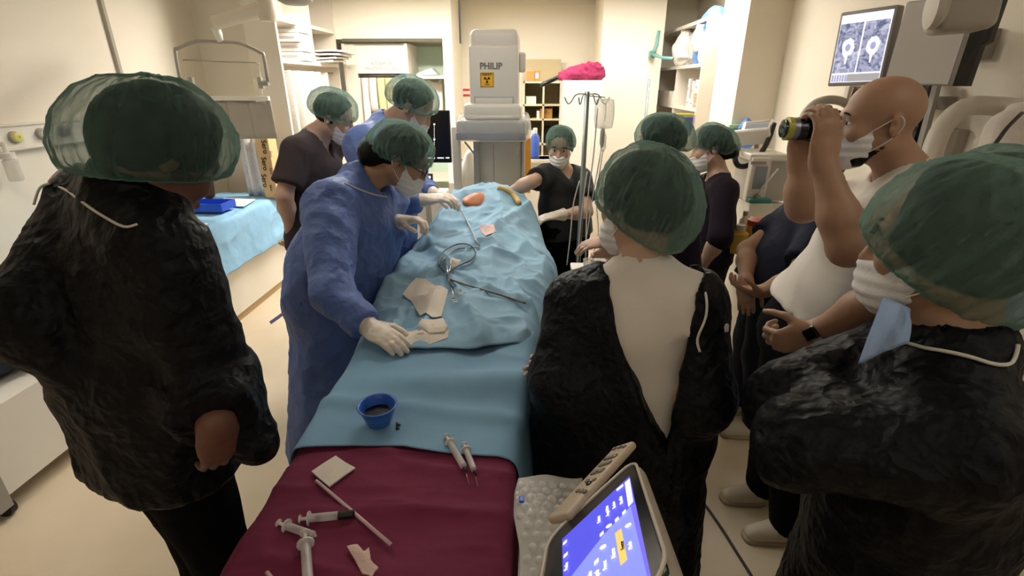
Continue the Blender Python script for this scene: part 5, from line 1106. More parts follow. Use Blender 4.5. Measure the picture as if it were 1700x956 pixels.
# rack with cartons
Yr = 6.2; t = thing('storage_rack', 'open rack with cartons and supplies beside the white locker', 'rack', atY(900, 300, Yr)*V3(1, 1, 0))
xa, xb = atY(868, 200, Yr)[0], atY(932, 200, Yr)[0]; RK = mat('rack_cream', srgb('D2C8A8'), .5)
ztop = atY(900, 135, Yr)[2]
for x in (xa, lerp(xa, xb, .5), xb-.02):
    mb = MB(); mb.span(V3(x, Yr, 0), V3(x+.02, Yr+.5, ztop)); mb.obj('upright', RK, t)
for z in (ztop, atY(900, 173, Yr)[2], atY(900, 197, Yr)[2], atY(900, 238, Yr)[2], .5):
    mb = MB(); mb.span(V3(xa, Yr, z-.02), V3(xb, Yr+.5, z)); mb.obj('shelf_board', RK, t)
mb = MB(); mb.span(V3(xa, Yr+.5, 0), V3(xb, Yr+.51, ztop+.25)); mb.obj('back_panel', mat('rack_beige', srgb('C4B48E'), .6), t)
CARD = mat('brown_card', srgb('B4854A'), .8, bump=(60, .2, 'noise'))
for x0, y0, x1, y1, lab, m, yy in ((874, 118, 886, 135, 'brown carton on top of the rack nearest the x-ray head', CARD, 0), (887, 117, 897, 135, 'brown carton with pale label on top of the rack', CARD, 0.02), (897, 180, 917, 197, 'brown carton on the middle board of the rack', CARD, .05),
                           (873, 160, 890, 173, 'pale green box on the upper board of the rack', GREENP, .05), (876, 216, 886, 238, 'white box on the lower board of the rack', PACK, .05), (902, 212, 914, 238, 'black bag on the lower board of the rack', BEZ, .05), (891, 184, 896, 197, 'slim white box on the middle board of the rack', PACK, .05)):
    mb = MB(); fbox(mb, x0, y0, x1, y1, Yr+yy, .25, .003); bx = mb.obj('carton', m); tag(bx, lab, 'box')
    if 'label' in lab:
        mb = MB(); fbox(mb, 889, 121, 894, 130, Yr+yy-.003, .003); mb.obj('paper_label', PAPER, bx)
t = thing('blue_bottle', 'tall blue bottle beside the orange panel', 'bottle', atY(888, 262, 5.2))
c = atY(888, 262, 5.2); mb = MB(); mb.lathe(c, (0, 0, 1), [(.045, 0), (.045, .2), (.02, .24)], 14); mb.obj('bottle_body', mat('bottle_blue', srgb('3A5AA8'), .3), t, 'auto')
mb = MB(); mb.lathe(c+V3(0, 0, .24), (0, 0, 1), [(.02, 0), (.02, .05)], 12); mb.obj('bottle_cap', PACK, t, 'auto')
mb = MB(); mb.span(V3(c[0]-.12, 5.1, 0), V3(c[0]+.18, 5.35, c[2])); mb.span(V3(c[0]-.14, 5.08, c[2]-.03), V3(c[0]+.2, 5.37, c[2])); tag(mb.obj('white_side_table', WHITEP), 'white side table under the tall blue bottle', 'table')
# locker with magenta cloth
Yl = 5.55; xa, xb = atY(931, 220, Yl)[0], atY(997, 220, Yl)[0]; zt_ = atY(965, 133, Yl)[2]
t = thing('white_locker', 'tall white locker with a magenta cloth on top', 'locker', ((xa+xb)/2, Yl+.22, 0))
mb = MB(); mb.span(V3(xa, Yl+.02, 0), V3(xb, Yl+.44, zt_)); mb.obj('carcass', WHITEP, t)
mb = MB(); mb.span(V3(xa+.006, Yl, .08), V3(xb-.006, Yl+.02, zt_-.012)); dr = mb.obj('door', WHITEP, t)
mb = MB(); mb.span(V3(xa+.03, Yl-.02, 1.0), V3(xa+.045, Yl, 1.14)); mb.obj('handle', CHROME, dr)
ops = [cone(atY(935, 128, Yl+.12), atY(985, 118, Yl+.15), .05, .09, .05, (V3(0, 1, 0), .8)), cone(atY(950, 126, Yl+.2), atY(990, 122, Yl+.25), .07, .08, .05), half(V3(0, 0, zt_+.002), V3(0, 0, -1))]
tag(garment('magenta_cloth', ops, .01, mat('magenta_cloth', srgb('94204F'), .8, bump=(40, .4, 'noise')), None, .028, 13, (1, 1, 1.4), 3), 'crumpled magenta cloth heaped on top of the white locker', 'cloth')
mb = MB(); mb.tube([atY(898, 142, Yl+.05), atY(925, 129, Yl+.1), atY(945, 127, Yl+.14)], .022, 8); tag(mb.obj('black_strap', BEZ, None, True), 'rolled black strap hanging at the edge of the magenta cloth', 'strap')
# IV stand
Yi = 2.78; top = atY(975, 152, Yi); x = top[0]
t = thing('drip_stand', 'grey drip stand with four hooks in front of the white locker', 'drip stand', (x, Yi, 0))
PG = mat('pole_grey', srgb('7E847F'), .35, .7); mb = MB(); mb.tube([V3(x, Yi, .09), top], .0135, 12); mb.obj('pole', PG, t, True)
for k in range(5):
    a_ = 2*math.pi*k/5; mb = MB(); mb.tube([V3(x, Yi, .09), V3(x+.26*math.cos(a_), Yi+.26*math.sin(a_), .06)], .014, 8); ft = mb.obj('foot', PG, t, True)
    mb = MB(); mb.lathe(V3(x+.26*math.cos(a_), Yi+.26*math.sin(a_)-.01, .03), (0, 1, 0), [(.028, 0), (.028, .02)], 12); mb.obj('caster', RUBBER, ft, 'auto')
for a_, L_ in ((180, .11), (0, .11), (235, .08), (310, .08)):
    d_ = V3(math.cos(math.radians(a_)), math.sin(math.radians(a_)), 0); q = top-V3(0, 0, .012)
    mb = MB(); mb.tube([q, q+d_*L_*.5-V3(0, 0, .002), q+d_*L_*.75-V3(0, 0, .04), q+d_*L_*.9-V3(0, 0, .045), q+d_*L_*1.05-V3(0, 0, .015)], .0035, 6, smooth=4); mb.obj('hook', PG, t, True)
q = top+V3(.10, 0, -.05)
FILM = sheer('bag_film', srgb('E2E4DE'), .30, .9, 10, .1, .2); TUBC = mat('clear_line', srgb('D6D4CC'), .3)
t = thing('infusion_set', 'clear drip chamber and line hanging from the hook on the locker side', 'infusion set', q-V3(0, 0, .5))
mb = MB(); mb.tube([q, q+V3(.0, 0, -.15)], .004, 6); mb.lathe(q+V3(0, 0, -.25), (0, 0, 1), [(.006, 0), (.014, .02), (.014, .08), (.006, .1)], 10); mb.obj('drip_chamber', FILM, t, True)
mb = MB(); mb.tube([q+V3(0, 0, -.25), q+V3(-.02, -.02, -.5), q+V3(.01, .02, -.75), q+V3(-.06, 0, -.9)], .003, 6, smooth=4); mb.obj('line', TUBC, t, True)
q = atY(1004, 165, 2.78); t = thing('infusion_bag', 'clear infusion bag with line hanging nearest the green cap', 'infusion bag', q-V3(0, 0, .3))
mb = MB(); G = np.array([[q+V3(u*.045, (.012 if s_ else -.012)*(1-u*u)*math.sin(v*3.1), -v*.14) for v in np.linspace(0, 1, 7)] for s_ in (0,) for u in np.linspace(-1, 1, 7)]); mb.sheet(G, .018); mb.obj('bag', FILM, t, True)
mb = MB(); mb.tube([top+V3(.0, 0, -.02), q+V3(0, 0, .01), q], .003, 6); mb.obj('hanger', PG, t, True)
mb = MB(); mb.lathe(q+V3(0, 0, -.24), (0, 0, 1), [(.006, 0), (.013, .02), (.013, .08), (.005, .1)], 10); mb.tube([q+V3(0, 0, -.24), q+V3(-.03, 0, -.5), q+V3(-.06, -.02, -.8)], .003, 6, smooth=4); mb.obj('line', TUBC, t, True)
for k, pp in enumerate((((962, 300), (952, 340), (946, 400), (941, 440)), ((975, 285), (966, 350), (960, 420), (958, 450)), ((992, 180), (985, 260), (975, 340), (972, 440)))):
    mb = MB(); mb.tube([atY(x_, y_, 2.7-.04*k) for x_, y_ in pp], .0035, 6, smooth=5); tag(mb.obj('drip_line', TUBC, None, True), ['thin white line bowing out farthest from the drip stand towards the table', 'thin white line hanging close along the drip stand', 'thin white line hanging between drip stand and green cap'][k], 'line', 'lines hanging by the drip stand')
# instrument trolley
t = thing('instrument_trolley', 'small white trolley between the table and the green-capped figures', 'trolley', (.36, 2.3, 0))
mb = MB(); mb.span(V3(.22, 2.12, .90), V3(.55, 2.5, .925), .006); mb.obj('trolley_top', WHITEP, t)
for x_ in (.235, .535):
    for y_ in (2.135, 2.485): mb = MB(); mb.tube([V3(x_, y_, .0), V3(x_, y_, .9)], .012, 8); mb.obj('leg', CHROME, t, True)
for x_, y_, w_, d_, h_, lab, m in ((.25, 2.2, .05, .08, .07, 'white box on the trolley edge nearest the table', PACK), (.33, 2.2, .06, .05, .12, 'white upright dispenser on the trolley', PACK), (.42, 2.2, .07, .06, .05, 'low white box on the trolley beside the dispenser', PACK)):
    mb = MB(); mb.box(V3(x_, y_, .925+h_/2), (w_, d_, h_), None, .006); tag(mb.obj('supply_box', m), lab, 'box')
for k in range(4):
    c = V3(.29+.055*k, 2.32+.03*(k % 2), .925); t = thing('clear_cup', ['first', 'second', 'third', 'fourth'][k]+' clear cup from the table side on the trolley', 'cup', c, 'clear cups on the trolley')
    mb = MB(); mb.lathe(c, (0, 0, 1), [(.018, 0), (.024, .08), (.022, .08), (.016, .004)], 14, False); mb.obj('cup_wall', FILM, t, 'auto')
    mb = MB(); mb.lathe(c, (0, 0, 1), [(.0, .001), (.017, .001)], 12, False); mb.obj('cup_base', FILM, t)
# ------------------------------------------------------------------ right side of the room
XF, Yn, Yf = 1.545, 5.0, 6.68
zs = [atX(1164, 105, XF)[2], atX(1154, 180, XF)[2], atX(1176, 27, XF)[2]]
t = thing('supply_shelf', 'white open shelf unit with blue packs and small cartons by the pier', 'shelf', (1.74, 5.8, 0))
ymid = atX(1126, 90, XF)[1]
for nm, lo, hi in (('side_panel', (XF, Yn+.005, 0), (1.94, Yn+.03, zs[2])), ('side_panel', (XF, Yf-.03, 0), (1.94, Yf, zs[2])), ('back_panel', (1.92, Yn+.03, 0), (1.94, Yf-.03, zs[2])), ('divider', (XF+.005, ymid-.012, 0), (1.92, ymid+.012, zs[2])),
                   ('shelf_board', (XF, Yn+.03, zs[0]-.03), (1.92, Yf-.03, zs[0])), ('shelf_board', (XF, Yn+.03, zs[1]-.03), (1.92, Yf-.03, zs[1])), ('shelf_board', (XF, Yn+.03, .9), (1.92, Yf-.03, .93)), ('shelf_board', (XF, Yn+.03, zs[2]-.03), (1.92, Yf-.03, zs[2]))):
    mb = MB(); mb.span(V3(lo), V3(hi)); mb.obj(nm, SHELF, t)
mb = MB(); mb.span(V3(XF, ymid+.012, zs[1]), V3(XF+.015, Yf-.03, zs[1]+.14)); mb.obj('drawer_front', SHELF, t)
BPK = mat('blue_pack', srgb('5A86C8'), .5, bump=(16, .6, 'crinkle'))
def lump(name, p, rad, m, label, cat, floor, seed, amp=.03, group=None):
    ops = [ell(p, [V3(1, 0, 0), V3(0, 1, 0), V3(0, 0, 1)], rad), half(V3(0, 0, floor+.002), V3(0, 0, -1))]
    return tag(garment(name, ops, .014, m, None, amp, 9, (1, 1, 1), seed), label, cat, group)
f = zs[0]
lump('sterile_pack', V3(1.68, 5.22, f+.31), (.11, .17, .16), BPK, 'blue wrapped pack wedged highest in the shelf bay', 'pack', f, 1); lump('sterile_pack', V3(1.66, 5.30, f+.10), (.10, .15, .13), BPK, 'blue and crumpled pack low in the shelf bay', 'pack', f, 2)
lump('plastic_bag', V3(1.58, 5.26, f+.22), (.06, .12, .12), PACK, 'crumpled white bag in front of the blue packs', 'bag', f, 3); lump('plastic_bag', V3(1.62, 5.14, f+.08), (.07, .09, .10), PACK, 'small white bag at the near end of the shelf bay', 'bag', f, 4)
lump('plastic_bag', V3(1.66, 5.50, f+.16), (.10, .12, .19), FILM, 'tall clear bag beside the blue packs', 'bag', f, 5); lump('plastic_bag', V3(1.62, 5.85, f+.16), (.12, .16, .18), PACK, 'white bag poking out of the far shelf bay', 'bag', f, 6)
f = zs[1]; OR = mat('carton_peach', srgb('C98A66'), .7)
for k, (yy, zz, w_, h_, m, lab) in enumerate(((5.42, 0, .10, .09, PACK, 'low white medicine carton at the far end of the carton cluster'), (5.30, 0, .12, .08, PACK, 'low white medicine carton in the middle of the cluster'), (5.17, 0, .12, .08, OR, 'peach carton at the near end of the cluster'), (5.44, .09, .05, .17, PACK, 'upright white carton standing on the far low carton'),
                                           (5.37, .08, .04, .18, mat('carton_grey', srgb('A8A09A'), .7), 'grey upright carton in the middle of the cluster'), (5.30, .08, .06, .16, PACK, 'upright white carton beside the grey one'), (5.18, .08, .10, .05, OR, 'flat peach carton on the near peach carton'), (5.18, .13, .11, .12, PACK, 'white carton on top of the flat peach carton'))):
    mb = MB(); mb.span(V3(XF+.03, yy-w_/2, f+zz+.001), V3(XF+.2, yy+w_/2, f+zz+h_), .003); bx = mb.obj('medicine_carton', m); tag(bx, lab, 'box', 'medicine cartons on the shelf')
    mb = MB(); mb.span(V3(XF+.028, yy-w_*.3, f+zz+h_*.35), V3(XF+.03, yy+w_*.3, f+zz+h_*.55)); mb.obj('printed_band', PACKB, bx)
TEAL = mat('teal_metal', srgb('6FA39C'), .4)
t = thing('teal_bracket', 'teal l-shaped wall bracket beside the supply shelf', 'bracket', atY(1090, 92, 5.9))
mb = MB(); mb.tube([atY(1094, 51, 5.9), atY(1090, 75, 5.9), atY(1084, 90, 5.9)], .018, 8); mb.obj('upright_arm', TEAL, t, True)
mb = MB(); mb.tube([atY(1083, 90, 5.9), atY(1100, 96, 5.75), atY(1117, 97, 5.6)], .016, 8); mb.obj('lower_arm', TEAL, t, True)
mb = MB(); mb.span(atY(1080, 84, 5.92), atY(1088, 96, 5.92)+V3(0, .078, 0)); mb.obj('wall_plate', TEAL, t)
q = atY(1078, 130, 5.3); mb = MB(); mb.tube([q, V3(q[0], 5.3, .03)], [.012, .014], 8); mb.lathe(V3(q[0], 5.3, 0), (0, 0, 1), [(.15, 0), (.15, .02), (.03, .05)], 18); tag(mb.obj('thin_pole', PG, None, True), 'thin grey pole in front of the far white wall', 'pole')
t = thing('notice_board', 'white board with yellow top rail behind the green caps', 'board', atY(1117, 260, 4.75))
mb = MB(); fbox(mb, 1085, 191, 1150, 265, 4.75, .03); mb.obj('board_face', WHITEP, t)
mb = MB(); fbox(mb, 1082, 189, 1152, 192, 4.73, .05); mb.obj('top_rail', mat('rail_yellow', srgb('C9C04A'), .5), t)
mb = MB(); fbox(mb, 1088, 193, 1102, 197, 4.74, .01); mb.obj('yellow_note', mat('note_yellow', srgb('E2D84A'), .6), t); mb = MB(); fbox(mb, 1136, 195, 1149, 225, 4.74, .01); mb.obj('blue_note', LBLUE, t)
c = atY(1117, 265, 4.75); mb = MB(); mb.span(V3(c[0]-.17, 4.76, 0), V3(c[0]-.14, 4.79, c[2])); mb.span(V3(c[0]+.14, 4.76, 0), V3(c[0]+.17, 4.79, c[2])); mb.obj('legs', GREYP, t)
# counter and what stands on it
zc_ = .90
t = thing('white_counter', 'white counter cabinet under the ventilator, along the right wall', 'cabinet', (1.7, 3.55, 0))
mb = MB(); mb.span(V3(1.42, 3.02, .08), V3(1.98, 4.35, .87)); mb.obj('carcass', WHITEP, t)
mb = MB(); mb.span(V3(1.40, 3.0, .87), V3(1.985, 4.37, .90)); mb.obj('counter_top', WHITEP, t)
for k in range(3):
    mb = MB(); mb.span(V3(1.405, 3.05+.43*k, .1), V3(1.42, 3.46+.43*k, .85)); dr = mb.obj('door', WHITEP, t); mb = MB(); mb.span(V3(1.39, 3.4+.43*k, .6), V3(1.405, 3.415+.43*k, .72)); mb.obj('handle', CHROME, dr)
AMB = mat('amber_liquid', srgb('E0B84A'), .3)
def bottle(pix, z, r, h, label, m, capm, name='bottle'):
    c = atZ(*pix, z); t = thing(name, label, 'bottle', c); mb = MB(); mb.lathe(c, (0, 0, 1), [(r*.95, 0), (r, .006), (r, h*.7), (r*.45, h*.82), (r*.4, h*.86)], 18); mb.obj('bottle_body', m, t, 'auto')
    mb = MB(); mb.lathe(c+V3(0, 0, h*.86), (0, 0, 1), [(r*.5, 0), (r*.5, h*.14)], 14); mb.obj('bottle_cap', capm, t, 'auto')
bottle((1222, 418), zc_, .05, .16, 'squat amber bottle on the white counter nearest the plum scrubs', AMB, PACK); bottle((1230, 398), zc_, .03, .18, 'slim pale bottle behind the amber one', PACK, GREYP); bottle((1242, 400), zc_, .028, .15, 'slim amber bottle between the squat amber one and the sharps bin', AMB, PACK)
c = atZ(1250, 415, zc_); t = thing('sharps_bin', 'tan sharps bin with red lid on the white counter', 'bin', c)
mb = MB(); mb.lathe(c, (0, 0, 1), [(.045, 0), (.055, .15)], 18); mb.obj('bin_body', mat('bin_tan', srgb('C9A468'), .5), t, 'auto'); mb = MB(); mb.lathe(c+V3(0, 0, .15), (0, 0, 1), [(.058, 0), (.058, .03), (.03, .04)], 18); mb.obj('bin_lid', mat('lid_red', srgb('B8442E'), .5), t, 'auto')
# ventilator
Yv = 3.25; t = thing('ventilator', 'white ventilator with small screen on a stand, behind the navy scrubs', 'ventilator', atY(1272, 380, Yv)*V3(1, 1, 0)+V3(0, 0, .9))
fx = lambda mb, *a, **k: fbox(mb, *a, **k)
mb = MB(); fbox(mb, 1246, 256, 1312, 268, Yv-.03, .3, .01); mb.obj('upper_ledge', WHITEP, t)
mb = MB(); fbox(mb, 1244, 266, 1310, 334, Yv, .26, .008); mb.obj('unit_body', mat('unit_grey', srgb('B3AEA6'), .5), t)
mb = MB(); fbox(mb, 1244, 262, 1276, 336, Yv-.05, .06, .008); pn = mb.obj('control_panel', WHITEP, t)
mb = MB(); fbox(mb, 1252, 276, 1272, 314, Yv-.054, .006); mb.obj('panel_screen', mat('lcd_grey', srgb('8F97A2'), .2), pn); mb = MB(); fbox(mb, 1247, 268, 1272, 273, Yv-.054, .006); mb.obj('key_strip', GREYP, pn)
q = atY(1256, 326, Yv-.055); mb = MB(); mb.lathe(q, (0, -1, 0), [(.018, 0), (.016, .02)], 14); mb.obj('dial', GREYP, pn, 'auto')
mb = MB(); mb.tube([atY(1258, 322, Yv-.07), atY(1275, 300, Yv-.08), atY(1292, 280, Yv-.05)], .006, 8, smooth=3); mb.obj('white_hose', TUBC, t, True)
mb = MB(); fbox(mb, 1240, 338, 1300, 400, Yv+.0, .3, .006); mb.obj('lower_cabinet', WHITEP, t)
zq = atY(1270, 400, Yv)[2]; xq = atY(1270, 400, Yv)[0]; mb = MB(); mb.span(V3(xq-.1, Yv+.03, min(.91, zq)), V3(xq+.1, Yv+.28, max(.91, zq)+.01)); mb.obj('foot_block', GREYP, t)
c = atY(1257, 334, Yv-.05); mb = MB(); mb.box(c+V3(0, -.01, .01), (.14, .09, .03), None, .01, 3); tag(mb.obj('teal_case', mat('teal_case', srgb('2F7F7C'), .4), None, 'auto'), 'small teal case on the ledge under the ventilator screen', 'case')
# patient monitor with black hose
q0, q1, q2 = J(1228, 243, 3.35), J(1272, 240, 3.25), J(1246, 200, 3.45)
a_ = nrm(q1-q0); u_ = nrm((q2-q0)-a_*((q2-q0)@a_)); n_ = nrm(np.cross(a_, u_)); c = J(1256, 220, 3.33)
t = thing('patient_monitor', 'tilted white patient monitor with keypad over a looping black hose', 'monitor', c*V3(1, 1, 0))
mb = MB(); mb.box(c, (.19, .17, .07), [a_, u_, n_], .012, 3); mb.obj('casing', WHITEP, t, 'auto')
mb = MB(); mb.box(c+n_*.036+u_*.0, (.14, .09, .004), [a_, u_, n_]); sc_ = mb.obj('screen', mat('lcd_dark', srgb('8A9098'), .2), t)
mb = MB(); mb.box(c+n_*.036+u_*.066, (.15, .02, .006), [a_, u_, n_], .002); mb.obj('key_strip', GREYP, t)
mb = MB(); mb.box(c-u_*.10+n_*.05, (.22, .03, .12), [a_, u_, n_], .012, 3); mb.obj('tray', WHITEP, t, 'auto')
mb = MB(); mb.tube([J(1285, 205, 3.2), J(1272, 240, 3.2), J(1250, 270, 3.2), J(1228, 276, 3.2), J(1220, 262, 3.2), J(1226, 240, 3.25)], .017, 10, smooth=5); mb.obj('black_hose', RUBBER, t, True)
mb = MB(); pz = c-n_*.05; mb.tube([pz, V3(pz[0]+.02, pz[1]+.05, .92)], .02, 10); mb.obj('post', GREYP, t, True)
mb = MB(); pz = V3(pz[0]+.02, pz[1]+.05, 0); mb.span(pz+V3(-.09, -.09, .90), pz+V3(.09, .09, .925), .004); mb.obj('foot_plate', GREYP, t)
mb = MB(); fbox(mb, 1209, 207, 1232, 242, 4.38, .05, .004); gb = mb.obj('green_glove_box', mat('green_box', srgb('9CC8A4'), .5)); tag(gb, 'pale green dispenser box on the pier wall', 'box')
mb = MB(); fbox(mb, 1217, 213, 1225, 222, 4.375, .006); mb.obj('box_opening', mat('green_dark', srgb('4E8A66'), .6), gb)
lump('plastic_bag', atY(1238, 225, 4.375), (.07, .06, .13), BPK, 'blue plastic bag hanging beside the green dispenser', 'bag', -1, 7, .02)
# camera held by the bald man
c0 = J(1316, 214, 1.50); ax = nrm(V3(-1, .05, .03)); t = thing('camera', 'black camera lens with yellow ring gripped in the raised hands', 'camera', c0)
mb = MB(); mb.lathe(c0, ax, [(.027, -.04), (.032, -.035), (.032, -.012), (.034, -.01)], 24); mb.obj('lens_barrel', BEZ, t, 'auto')
mb = MB(); mb.lathe(c0, ax, [(.0325, -.012), (.033, .0), (.0325, .006)], 24); mb.obj('silver_band', mat('band_silver', srgb('8E8E98'), .3, .6), t, 'auto')
mb = MB(); mb.lathe(c0, ax, [(.0335, .006), (.034, .02), (.029, .022)], 24); mb.obj('yellow_ring', mat('ring_yellow', srgb('B8B040'), .4), t, 'auto')
mb = MB(); mb.lathe(c0, ax, [(.026, .02), (.026, .03), (.02, .032), (.0, .029)], 24, False); mb.obj('front_glass', mat('lens_green', srgb('1E3A28'), .05), t, 'auto')
d_ = -ax; mb = MB(); mb.box(c0+d_*.075+V3(0, 0, .006), (.07, .11, .08), None, .014, 3); mb.obj('camera_body', BEZ, t, 'auto')
mb = MB(); mb.box(c0+d_*.07+V3(0, 0, .056), (.045, .05, .03), None, .01, 3); mb.obj('viewfinder', BEZ, t, 'auto')
mb = MB(); mb.box(c0+d_*.113+V3(0, 0, .004), (.004, .075, .052)); mb.obj('rear_display', glow('camera_display', srgb('B8C4D0'), .5), t)
# ceiling-hung displays
def display(BL, BR, TL, name, label, content):
    a_ = nrm((BR-BL)*V3(1, 1, .25)); W_ = np.linalg.norm(BR-BL); u_ = nrm(V3(0, 0, 1)-a_*a_[2]); n_ = np.cross(a_, u_)
    H_ = min(np.arange(.15, .6, .002), key=lambda h_: abs(478+FOC*((BL+u_*h_-EYE)@DN)/((BL+u_*h_-EYE)@FW)-TL))
    c = (BL+BR)/2+u_*H_/2; t = thing(name, label, 'monitor', c); R_ = [a_, u_, n_]
    mb = MB(); mb.box(c-n_*.03, (W_, H_, .06), R_, .008, 2); mb.obj('casing', mat('bezel_silver', srgb('9F9A94'), .4), t, 'auto'); return t, c, R_, W_, H_
t, c, R_, W_, H_ = display(J(1372, 148, 2.42), J(1463, 136, 2.22), 26, 'scan_monitor', 'ceiling-hung monitor showing two grey scan images', 1)
def pt(u, v, l=.0): return c+R_[0]*W_*(u-.5)+R_[1]*H_*(v-.5)+R_[2]*l
def pquad(name, u0, v0, u1, v1, m, l, par):
    mb = MB(); mb.prism(np.array([pt(u0, v0, l), pt(u1, v0, l), pt(u1, v1, l), pt(u0, v1, l)]), R_[2]*.0006); return mb.obj(name, m, par)
def scanmat():
    m = bpy.data.materials.new('scan_image'); m.use_nodes = True; nt = m.node_tree; b = nt.nodes['Principled BSDF']; N = nt.nodes.new; L = nt.links.new
    tc = N('ShaderNodeTexCoord'); n = N('ShaderNodeTexNoise'); n.inputs['Scale'].default_value = 34; n.inputs['Detail'].default_value = 5; n.inputs['Distortion'].default_value = 1.2
    L(tc.outputs['Object'], n.inputs['Vector']); r = N('ShaderNodeValToRGB'); e = r.color_ramp.elements; e[0].position = .36; e[0].color = (*srgb('5E648C'), 1); e[1].position = .66; e[1].color = (*srgb('D8DAF0'), 1)
    L(n.outputs['Fac'], r.inputs['Fac']); b.inputs['Base Color'].default_value = (.02, .02, .02, 1); b.inputs['Roughness'].default_value = .3
    L(r.outputs['Color'], b.inputs['Emission Color']); b.inputs['Emission Strength'].default_value = .75; return m
SCAN = scanmat(); SCW = glow('scan_white', srgb('E2E2F6'), .85); SCG = glow('scan_grey', srgb('A7A4A8'), .6); SCB = glow('scan_blue', srgb('9CA0D0'), .7)
s_ = pquad('screen', .05, .05, .95, .95, SCW, .0005, t); pquad('scan_view', .06, .18, .48, .84, SCAN, .0012, s_); pquad('scan_view', .51, .18, .93, .84, SCAN, .0012, s_)
pquad('tool_row', .36, .06, .94, .16, SCG, .0012, s_)
for k in range(6): pquad('thumbnail', .07+.05*k, .06, .105+.05*k, .155, SCB if k % 2 else SCG, .0014, s_)
for u in (.27, .72):
    mb = MB(); rng = random.Random(int(u*10))
    P = [pt(u+.10*math.cos(x)*(1+.25*rng.random()), .52+.11*math.sin(x)*(1+.25*rng.random()), .0016) for x in np.linspace(0, 2*math.pi, 18, endpoint=False)]
    mb.prism(np.array(P), R_[2]*.0003)
    P = [pt(u+w__, v__, .0016) for w__, v__ in ((-.03, .44), (.03, .44), (.012, .3), (-.012, .3))]; mb.prism(np.array(P), R_[2]*.0003); mb.obj('bright_bone', SCW, s_)
    mb = MB(); P = [pt(u+.05*math.cos(x), .52+.05*math.sin(x), .0022) for x in np.linspace(0, 2*math.pi, 12, endpoint=False)]; mb.prism(np.array(P), R_[2]*.0003); mb.obj('spinal_canal', SCB, s_)
t, c, R_, W_, H_ = display(J(1467, 136, 2.20), J(1574, 147, 1.98), -2, 'blank_monitor', 'ceiling-hung monitor with a pale blank screen', 0)
pquad('screen', .025, .02, .975, .98, mat('blank_screen', srgb('B9B0A6'), .35), .0006, t)
mb = MB(); mb.box(c-R_[2]*.085+R_[0]*.0+R_[1]*.02, (W_*.8, H_*.8, .05), R_, .01); mb.obj('rear_shell', BEZ, t, 'auto')
mb = MB(); pp = [pt(1.0, .0, -.02), pt(1.06, .0, -.08), pt(1.06, .45, -.08), pt(1.10, .5, -.10), pt(1.10, 1.0, -.10), pt(1.0, 1.0, -.02)]; mb.prism(np.array(pp), -R_[2]*.03); mb.obj('side_bracket', BEZ, t)
t = thing('monitor_boom', 'black and grey ceiling boom carrying the two monitors, behind the bald head', 'boom', J(1530, 150, 2.3))
mb = MB(); mb.tube([J(1545, 135, 2.42), J(1512, 250, 2.42)], .035, 4); mb.obj('black_column', BEZ, t)
mb = MB(); mb.tube([J(1556, 140, 2.36), J(1524, 262, 2.36)], .018, 4); mb.obj('grey_column', GREYP, t)
mb = MB(); mb.tube([J(1420, 146, 2.45), J(1412, 172, 2.45), J(1408, 180, 2.45)], .012, 6); mb.obj('brown_strut', mat('strut_brown', srgb('7A6654'), .5), t)
mb = MB(); e = J(1535, 120, 2.5); mb.tube([e, V3(e[0], e[1], 2.72)], .03, 10); mb.tube([e+V3(0, 0, .0), J(1440, 120, 2.55)], .025, 8); mb.obj('ceiling_tube', GREYP, t)
mb = MB(); mb.box(J(1452, 158, 2.6), (.3, .04, .09), None, .005); mb.obj('cross_panel', SHELF, t)
TUBEW = mat('handle_cream', srgb('BFB6A6'), .45)
t = thing('curved_tube_frame', 'thick curved cream tube frame rising behind the bald person', 'frame', J(1545, 290, 1.95))
mb = MB(); mb.tube([J(1528, 330, 1.95), J(1545, 262, 1.95), J(1566, 210, 1.95), J(1604, 178, 1.95), J(1650, 176, 1.95), J(1690, 180, 1.9), J(1740, 186, 1.8)], .036, 14, smooth=6); mb.obj('tube_bend', TUBEW, t, True)
mb = MB(); e = J(1528, 330, 1.95); mb.tube([e, V3(e[0]+.05, e[1], .05)], .036, 14); mb.lathe(V3(e[0]+.05, e[1], 0), (0, 0, 1), [(.2, 0), (.2, .04), (.05, .07)], 20); mb.obj('tube_foot', TUBEW, t, True)
t = thing('arched_handle', 'grey arched handle between the monitor and the raised hands', 'frame', J(1360, 190, 2.6))
mb = MB(); mb.tube([J(1332, 206, 2.6), J(1336, 190, 2.6), J(1350, 174, 2.6), J(1372, 166, 2.6), J(1396, 168, 2.6), J(1412, 178, 2.6)], .022, 10, smooth=5); mb.obj('arch', TUBEW, t, True)
mb = MB(); e = J(1332, 206, 2.6); mb.tube([e, V3(e[0]+.02, e[1], .03)], .022, 10); mb.lathe(V3(e[0]+.02, e[1], 0), (0, 0, 1), [(.15, 0), (.15, .03), (.04, .06)], 18); mb.obj('stand', TUBEW, t, True)
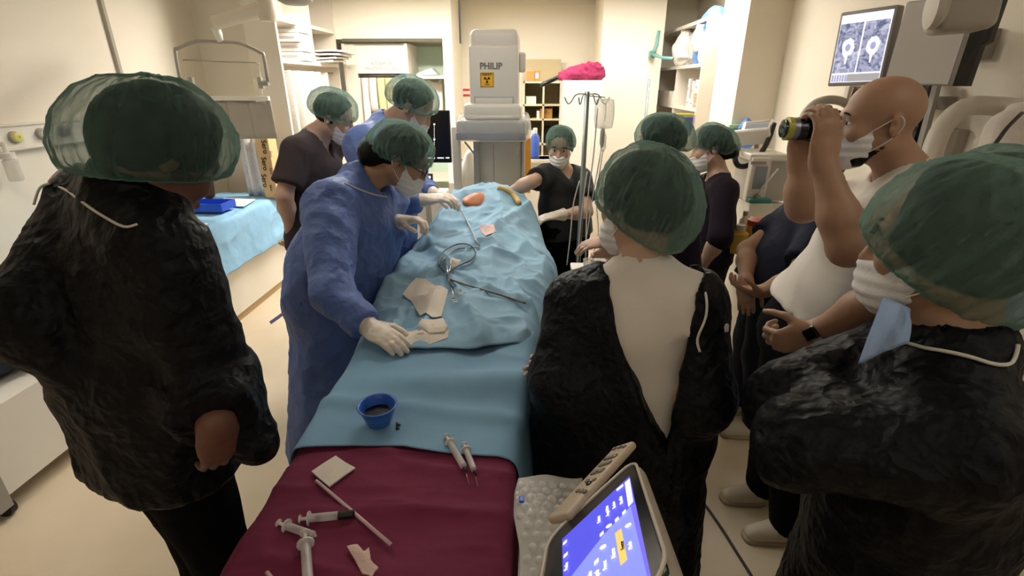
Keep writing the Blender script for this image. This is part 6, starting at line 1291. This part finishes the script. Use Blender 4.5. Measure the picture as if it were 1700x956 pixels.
for (x0, y0, x1, y1), lab, dx in (((1536, 164, 1700, 180), 'long grey strip built like a rail on the right wall behind the curved handle', .03), ((1572, 214, 1590, 258), 'grey box on the wall under the long strip', .05), ((1610, 52, 1640, 98), 'grey wall box behind the blank monitor', .05)):  # plain grey blocks set against the right wall
    P = [atX(x_, y_, 1.98) for x_, y_ in ((x0, y0), (x1, y0), (x1, y1), (x0, y1))]; P = np.array(P); lo, hi = P.min(0), P.max(0); mb = MB(); mb.span(V3(1.999-dx, lo[1], lo[2]), V3(1.999, hi[1], hi[2]), .004)
    tag(mb.obj('wall_strip' if 'rail on' in lab else 'wall_box', mat('wall_grey', srgb('9A9184'), .5)), lab, 'rail' if 'rail on' in lab else 'box')
# lamp head above
t = thing('surgical_lamp', 'beige lamp head hanging in front of the blank monitor', 'lamp', J(1590, 20, 1.7))
LB = mat('lamp_beige', srgb('A79E92'), .45)
ax_ = nrm(J(1630, 30, 1.66)-J(1556, 36, 1.7)); uz = nrm(V3(.1, 0, 1)-ax_*(ax_@V3(.1, 0, 1))); nn_ = np.cross(ax_, uz)
mb = MB(); mb.box(J(1598, 14, 1.7), (.17, .15, .15), [ax_, uz, nn_], .03, 4); mb.obj('lamp_shell', LB, t, 'auto')
mb = MB(); mb.lathe(J(1556, 12, 1.68), -ax_, [(.05, -.02), (.072, 0), (.066, .018), (.03, .022)], 24); mb.obj('lamp_ring', TUBEW, t, 'auto')
mb = MB(); e = J(1600, -10, 1.74); mb.tube([e, V3(e[0]+.05, e[1]+.05, 2.72)], .025, 10); mb.obj('drop_arm', TUBEW, t, True)
# white coat on the right wall
ops = [cone(J(1668, 215, 1.7), J(1650, 330, 1.7), .05, .12, .05, (V3(0, 1, .0), 1.3)), cone(J(1700, 200, 1.7), J(1710, 330, 1.75), .06, .14, .05), cone(J(1690, 185, 1.72), J(1665, 225, 1.7), .02, .03, .03)]
o = garment('white_coat', ops, .011, mat('coat_white', srgb('C9BFB2'), .85, bump=(40, .3, 'noise')), None, .014, 8, (1, 1, .3), 6); tag(o, 'white cloth hanging on the right by the curved handle', 'coat')
mb = MB(); mb.tube([J(1642, 250, 1.55), J(1655, 235, 1.54), J(1672, 212, 1.56), J(1696, 188, 1.6)], .006, 8, smooth=3); mb.obj('black_cord', RUBBER, o, True)
